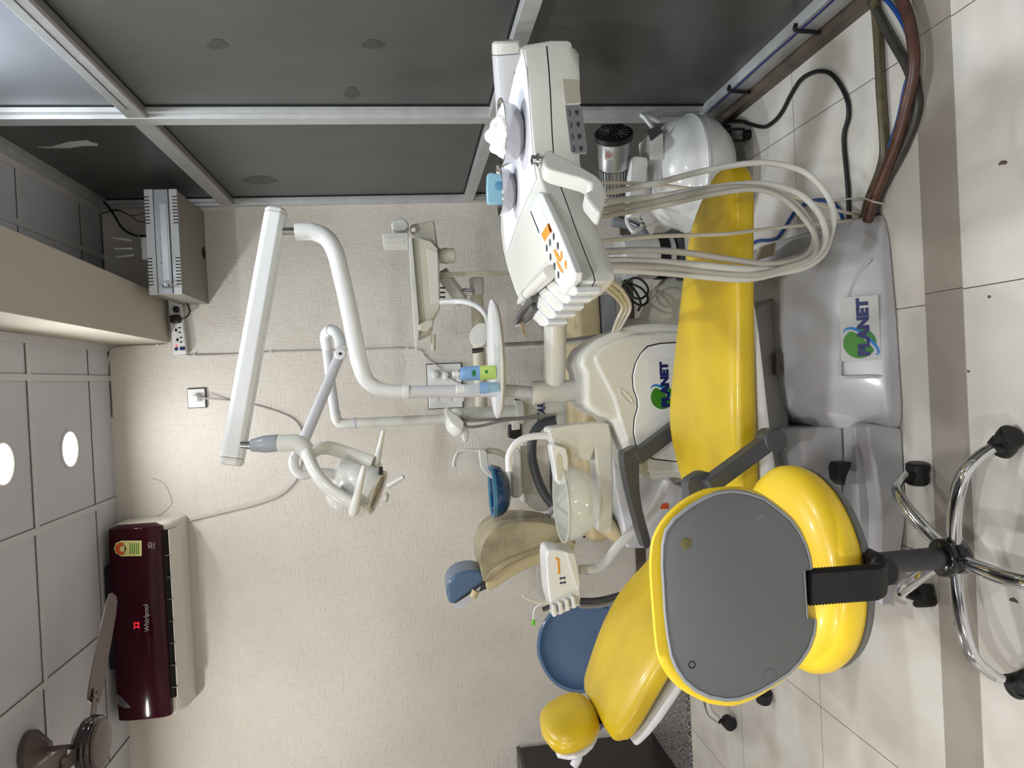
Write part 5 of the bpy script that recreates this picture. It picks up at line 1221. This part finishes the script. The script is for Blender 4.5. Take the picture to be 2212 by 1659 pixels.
obj('wrinkled_seat_end', MB().pad([(P(1292, 1100, 3.0), V((0, .15, 0)), V((.01, 0, .05))), (P(1300, 1130, 3.0), V((0, .16, 0)), V((.01, 0, .055))), (P(1318, 1155, 3.0), V((0, .15, 0)), V((.012, 0, .045))), (P(1328, 1170, 3.0), V((0, .13, 0)), V((.012, 0, .035)))], n=32, ex=2.8), M_BEI, RC, sub=1)

# ---- rear unit: column, box, blue bowl
XR2 = P(960, 906, 3.45).x
RU = thing('dental_unit', 'older white dental unit with dark blue bowl behind the rear chair', 'dental unit', (XR2, 3.45, 0))
obj('body', slab([(1124, 920), (1122, 905), (1122, 870), (1128, 860), (1205, 850), (1240, 850), (1240, 1060), (1210, 1085), (1192, 1098), (1178, 1106), (1160, 1105), (1140, 1098), (1130, 1085), (1127, 1060)], 3.46, .22), M_CRM, RU, bevel=.015, seg=3, ang=60)
obj('lower_body', MB().bx(P(1240, 1060, 3.5).x, P(1240, 850, 3.5).x, 3.46, 3.62, 0, P(1236, 950, 3.46).z), M_CRM2, RU)
obj('inset_panel', slab([(1150, 965), (1152, 925), (1230, 920), (1230, 1030), (1158, 1028)], 3.452, .02), M_ACW, RU, bevel=.004)
tp0 = P(1178, 914, 3.455)
tx_ = text('maker_lettering', 'STAR', .05, (tp0.x, 3.4545, tp0.z), (1, 0, -.02), (.02, 0, 1), M_NAVY, RU, sx=.80, shear=.25, bold=.0012)
col2 = MB().lathe(P(1128, 890, 3.44), V((0, 0, 1)), [(0, .055), (.03, .055), (.034, .036), (P(960, 890, 3.44).z-P(1128, 890, 3.44).z, .034)], 32)
obj('column_base', col2, M_CRM, RU)
obj('side_bracket', slab([(1106, 930), (1124, 928), (1124, 880), (1106, 884)], 3.42, .08), M_CRM, RU, bevel=.005)
obj('black_box', slab([(1100, 946), (1100, 920), (1107, 916), (1126, 920), (1127, 945), (1115, 949)], 3.44, .06), M_BLK, RU, bevel=.004)
arm2 = obj('bowl_arm', slab([(1104, 985), (1108, 975), (1122, 968), (1126, 980), (1128, 1072), (1120, 1077), (1105, 1075)], 3.30, .18), M_CRM, RU, bevel=.01, seg=3)
bz1, bz2 = P(1066, 1061, 3.25), P(1103, 1061, 3.25)
rb1 = .114; dp = bz1.z-bz2.z
pr_ = [(-dp*math.cos(math.pi/2*i/12), max(.02, rb1*math.sin(math.pi/2*i/12)**.8)) for i in range(13)]
bwl = obj('blue_bowl', MB().lathe(bz1, (0, 0, 1), pr_+[(.002, rb1-.002), (0, rb1-.006)]+[(t+.004, max(.01, r-.006)) for t, r in pr_[::-1]], 48), M_BOWLB, RU)
obj('bowl_rim', MB().lathe(bz1, (0, 0, 1), [(-.004, rb1+.001), (.01, rb1+.003), (.012, rb1-.002), (0, rb1-.006)], 48, cap=False), mat('pale_blue_rim', (70, 130, 160), .1, coat=.6), bwl)
obj('bowl_tap', MB().tube(pts3([(1042, 975, 3.35), (1028, 973, 3.35), (1005, 973, 3.35), (992, 976, 3.35), (985, 985, 3.34), (981, 1000, 3.33), (981, 1008, 3.33)]), .0085, 14, smooth=5), M_CRM, RU)
obj('tap_body', slab([(1034, 972), (1046, 970), (1052, 975), (1054, 990), (1056, 1006), (1066, 1030), (1063, 1036), (1052, 1026), (1040, 1012), (1037, 1000)], 3.32, .05), M_CRM, RU, bevel=.006)
obj('tap_pipe', MB().tube(pts3([(1050, 973, 3.36), (1070, 975, 3.37), (1092, 985, 3.38), (1108, 1000, 3.38)]), .013, 14, smooth=4), M_CRM2, RU)
obj('side_tray', slab([(1000, 905), (1008, 912), (1014, 935), (1010, 955), (1003, 957), (998, 940), (996, 920)], 3.30, .14), M_CRM, RU, bevel=.008)
obj('support_pipe', MB().tube(pts3([(1262, 1010, 3.4), (1215, 1070, 3.4), (1180, 1118, 3.4)]), .014, 14), M_WHT2, RU)
sv = obj('suction_holder', MB().tube(pts3([(1074, 1131, 3.3), (1090, 1128, 3.3), (1118, 1126, 3.3), (1125, 1126, 3.3)]), .008, 12), M_GRYD, RU)
obj('holder_knob', MB().ball(P(1114, 1119, 3.3), .014), M_GRYL, RU)
obj('holder_wire', MB().tube(pts3([(1072, 1133, 3.3), (1072, 1145, 3.3), (1071, 1150, 3.3), (1075, 1160, 3.3)]), .003, 8), M_GRYD, RU)
obj('dark_hose', MB().tube(pts3([(1190, 990, 3.44), (1196, 1080, 3.40), (1250, 1130, 3.3), (1262, 1160, 3.2)]), .006, 8, smooth=4), M_GRYD, RU)
for k, pts in enumerate(([(992, 905, 3.28), (1020, 908, 3.28), (1060, 906, 3.3), (1120, 903, 3.32), (1170, 898, 3.34), (1202, 896, 3.36)], [(1002, 915, 3.26), (1010, 922, 3.26), (1040, 920, 3.28), (1090, 908, 3.3), (1150, 903, 3.34), (1202, 899, 3.36)])):
    obj('syringe_hose', MB().tube(pts3(pts), .0065, 10, smooth=5), M_GRYS, RU)
obj('syringe_rest', slab([(958, 885), (966, 880), (990, 898), (1003, 912), (1002, 925), (992, 930), (975, 915), (965, 900)], 3.24, .04), M_CRM, RU, bevel=.006)
obj('rest_disc', MB().lathe(P(988, 912, 3.34), V((.1, -.55, .8)), [(0, .06), (.012, .062), (.03, .05), (.04, .02)], 32), M_CRM, RU)

# ---- rear delivery tray and arm
RD = thing('delivery_unit', 'smaller cream instrument tray unit on the rear unit arm, against the wall', 'delivery unit', (.4, 3.2, 1.1))
obj('tray_body', slab([(890, 512), (896, 510), (930, 520), (945, 535), (949, 560), (951, 640), (950, 665), (942, 680), (936, 690), (935, 714), (920, 722), (905, 728), (903, 720), (902, 660), (896, 600)], 3.12, .30), M_CRM2, RD, bevel=.01, seg=3)
obj('tray_plate', slab([(883, 512), (890, 512), (905, 690), (904, 748), (897, 748), (893, 690)], 3.10, .34), M_CRM, RD, bevel=.002)
obj('front_recess', slab([(922, 535), (945, 545), (949, 655), (931, 658)], 3.117, .006), M_ACW, RD, bevel=.002)
obj('monitor_box', slab([(826, 505), (828, 503), (880, 503), (882, 506), (882, 530), (880, 531), (828, 531)], 3.14, .10), M_CRM, RD, bevel=.004)
obj('monitor_window', slab([(836, 514), (872, 514), (873, 529), (836, 528)], 3.138, .004), M_ACW, RD)
obj('rounded_holder', slab([(845, 480), (852, 473), (870, 471), (880, 478), (884, 490), (876, 498), (856, 500), (846, 492)], 3.18, .10, smooth=2), M_CRM, RD, bevel=.01, seg=3)
obj('rear_housing', slab([(902, 482), (926, 478), (938, 475), (946, 530), (952, 540), (935, 560), (900, 512), (885, 500), (888, 484)], 3.22, .16), M_CRM2, RD, bevel=.01, seg=3)
obj('tilt_knob', MB().lathe(P(893, 497, 3.13), (0, -1, 0), [(0, .010), (.008, .009)], 20), M_CRM, RD)
obj('cup', MB().lathe(P(948, 553, 3.18), (0, 0, -1), [(0, .03), (.018, .031), (.02, .034), (.065, .030), (.068, .02)], 28), M_CRM2, RD)
obj('syringe', slab([(903, 714), (925, 716), (936, 705), (938, 690), (925, 690), (905, 700)], 3.08, .05), M_CRM2, RD, bevel=.008)
obj('handle_knob', MB().tube(pts3([(936, 722, 3.15), (936, 750, 3.15), (936, 758, 3.15)]), (.011, .009), 16), M_CRM2, RD)
obj('slanted_arm', MB().beam(P(955, 590, 3.26), P(1000, 650, 3.34), .07, .05), M_CRM, RD, bevel=.008)
for i in range(3):
    obj('arm_slot', slab([(951, 620+i*10), (962, 620+i*10), (962, 623+i*10), (951, 623+i*10)], 3.20, .01), M_BLK, RD)
obj('joint', MB().cyl(P(1000, 632, 3.34), P(1020, 632, 3.34), .02), M_CHR, RD)
obj('support_arm', MB().tube(pts3([(1016, 632, 3.38), (1030, 632, 3.38), (1031, 660, 3.40), (1036, 800, 3.44), (1040, 880, 3.46)]), .029, 22), M_CRM2, RD)
obj('arm_cap', MB().lathe(P(1030, 622, 3.38), V((1, 0, 0)), [(-.03, .030), (0, .033), (.04, .033), (.045, .028)], 24), M_CRM, RD)
obj('curved_pipe', MB().tube(pts3([(950, 652, 3.10), (985, 651, 3.08), (1010, 653, 3.04), (1035, 664, 3.0), (1050, 682, 2.98), (1058, 705, 2.96)]), .0115, 16, smooth=5), M_WHT, RD)
obj('reel', MB().lathe(P(1046, 728, 3.0), V((.2, -.5, .4)), [(0, .02), (.004, .045), (.03, .05), (.036, .045)], 28), M_CRM, RD)
obj('grey_tap', MB().tube(pts3([(1020, 758, 3.1), (1032, 757, 3.1), (1044, 755, 3.1)]), (.011, .009), 12), M_STLD, RD)
for k, db in enumerate((0, 5)):
    obj('drop_hose', MB().tube(pts3([(945, 591+db, 3.2), (1000, 590+db, 3.2), (1060, 589+db, 3.22), (1110, 590+db, 3.24), (1180, 600+db, 3.3)]), .0055, 8, smooth=4), M_CRM2, RD)
for k, db in enumerate((0, 7)):
    obj('drop_hose', MB().tube(pts3([(1050, 744+db, 3.0), (1120, 742+db, 3.02), (1200, 737+db, 3.0), (1320, 722+db, 3.0)]), .0062, 8, smooth=4), M_GRYS if k == 0 else M_CRM, RD)

# ---- rear operating lamp
RL = thing('operating_lamp', 'smaller white operating lamp with a folded arm behind the large one', 'lamp', (XR2, 3.44, 1.1))
obj('pole', MB().tube(pts3([(1010, 903, 3.44), (900, 908, 3.44), (764, 914, 3.44)]), .0225, 22), M_CRM, RL)
obj('pole_collar', MB().lathe(P(768, 914, 3.44), V((0, 0, 1)), [(0, .025), (.012, .025)], 24), M_WHT2, RL)
obj('elbow', MB().tube(pts3([(764, 914, 3.44), (745, 915, 3.44), (732, 912, 3.44), (726, 903, 3.43), (724, 890, 3.42)]), .0225, 22, smooth=6), M_CRM, RL)
obj('first_arm', MB().tube(pts3([(724, 895, 3.42), (716, 840, 3.40), (706, 750, 3.36)]), .0215, 22), M_WHT2, RL)
obj('top_elbow', MB().tube(pts3([(706, 752, 3.36), (703, 730, 3.34), (706, 718, 3.32), (716, 713, 3.28), (728, 720, 3.24), (734, 735, 3.20), (736, 752, 3.18)]), .0235, 22, smooth=6), M_WHT, RL)
obj('elbow_seam', MB().lathe(P(716, 713, 3.28), P(722, 715, 3.26)-P(716, 713, 3.28), [(0, .0242), (.003, .0242)], 24), M_DARK, RL)
obj('joint_cap', MB().lathe(P(735, 764, 3.13), (0, 1, 0), [(0, .018), (.004, .023), (.045, .023), (.05, .018)], 28), M_WHT, RL)
obj('joint_pin', MB().lathe(P(735, 764, 3.128), (0, -1, 0), [(0, .006), (.003, .006)], 16), M_BLK, RL)
obj('second_arm', MB().tube(pts3([(733, 770, 3.16), (724, 790, 3.15), (700, 850, 3.1), (655, 955, 3.0)]), .0215, 22), M_WHT2, RL)
obj('lower_joint', MB().tube(pts3([(650, 962, 2.98), (638, 985, 2.95), (634, 1000, 2.94), (640, 1016, 2.94), (655, 1026, 2.94), (675, 1020, 2.95)]), .019, 20, smooth=6), M_WHT, RL)
obj('lower_pin', MB().lathe(P(634, 988, 2.915), (0, -1, 0), [(0, .008), (.004, .008)], 16), M_CRM, RL)
l2 = P(760, 1040, 2.9)
obj('lamp_head', MB().lathe(P(722, 1022, 2.98), V((-.25, -.1, -1)), [(0, .03), (.02, .06), (.08, .075), (.15, .078), (.17, .07)], 36), M_CRM, RL)
obj('handle', MB().tube(pts3([(838, 1050, 2.86), (856, 1040, 2.85), (872, 1030, 2.84)]), (.011, .0085), 14), M_CRM, RL)
obj('lens_edge', MB().lathe(P(832, 1074, 2.9), V((-.2, -.3, -1)), [(0, .02), (.008, .019), (.012, .014)], 28), M_CRM, RL)
obj('neck', MB().tube(pts3([(665, 1022, 2.95), (690, 1022, 2.96), (722, 1024, 2.98)]), .02, 16), M_CRM, RL)

# ================================================================== BLUE ROUND STOOL BEHIND THE YELLOW BACKREST
bq = P(1238, 1400, 3.05)
BS = thing('round_stool', 'slate blue stool with a round back seen behind the yellow backrest', 'stool', (bq.x, 2.95, 0))
bo = [(1159, 1400), (1164, 1365), (1178, 1335), (1200, 1315), (1230, 1304), (1275, 1302), (1310, 1308), (1340, 1330), (1350, 1370), (1345, 1420), (1320, 1465), (1290, 1486), (1262, 1497), (1230, 1494), (1200, 1480), (1178, 1455), (1164, 1425)]
rg_ = [smooth_loop(scaled(bo, s, Y), 3) for s, Y in ((.80, 2.985), (.86, 2.975), (.93, 2.962), (.985, 2.968), (1.0, 2.985), (1.0, 3.01), (.97, 3.03))]
inn = smooth_loop(scaled(bo, .4, 2.992), 3)
obj('back_pad', MB().loft([inn]+rg_), M_BLU, BS, ang=70)
obj('back_shell', MB().loft([smooth_loop(scaled(bo, s, Y), 3) for s, Y in ((1.0, 3.028), (.99, 3.045), (.9, 3.05))]), M_BLK, BS)
obj('seat', MB().lathe((bq.x+.05, 2.88, .40), (0, 0, 1), [(0, .15), (.01, .19), (.05, .2), (.075, .18), (.08, .05)], 44), M_BLU, BS)
obj('column', MB().cyl((bq.x+.05, 2.88, .1), (bq.x+.05, 2.88, .41), .025), M_GRYD, BS)
pc5 = P(1572, 1556, Z=.03)
bc5 = V((bq.x+.05, 2.88, 0)); d5 = V((pc5.x-bc5.x, pc5.y-bc5.y, 0)); L5 = d5.length; a5 = math.atan2(d5.y, d5.x)
obj('hub', MB().lathe(bc5+V((0, 0, .085)), (0, 0, 1), [(0, .03), (.04, .036), (.05, .03)], 24), M_BLKG, BS)
for k in range(5):
    a = a5+k*2*math.pi/5; d = V((math.cos(a), math.sin(a), 0))
    lg = obj('leg', MB().tube([bc5+d*.02+V((0, 0, .115)), bc5+d*L5*.5+V((0, 0, .122)), bc5+d*L5*.85+V((0, 0, .105)), bc5+d*L5*.97+V((0, 0, .072))], .0145, 14, smooth=5), M_CHR, BS)
    c = bc5+d*L5; s_ = V((-d.y, d.x, 0))
    obj('caster', MB().cyl(c+V((0, 0, .04)), c+V((0, 0, .07)), .009).lathe(c+d*.01-s_*.022+V((0, 0, .0265)), s_, [(0, .02), (.003, .026), (.041, .026), (.044, .02)], 24), M_BLK, BS)
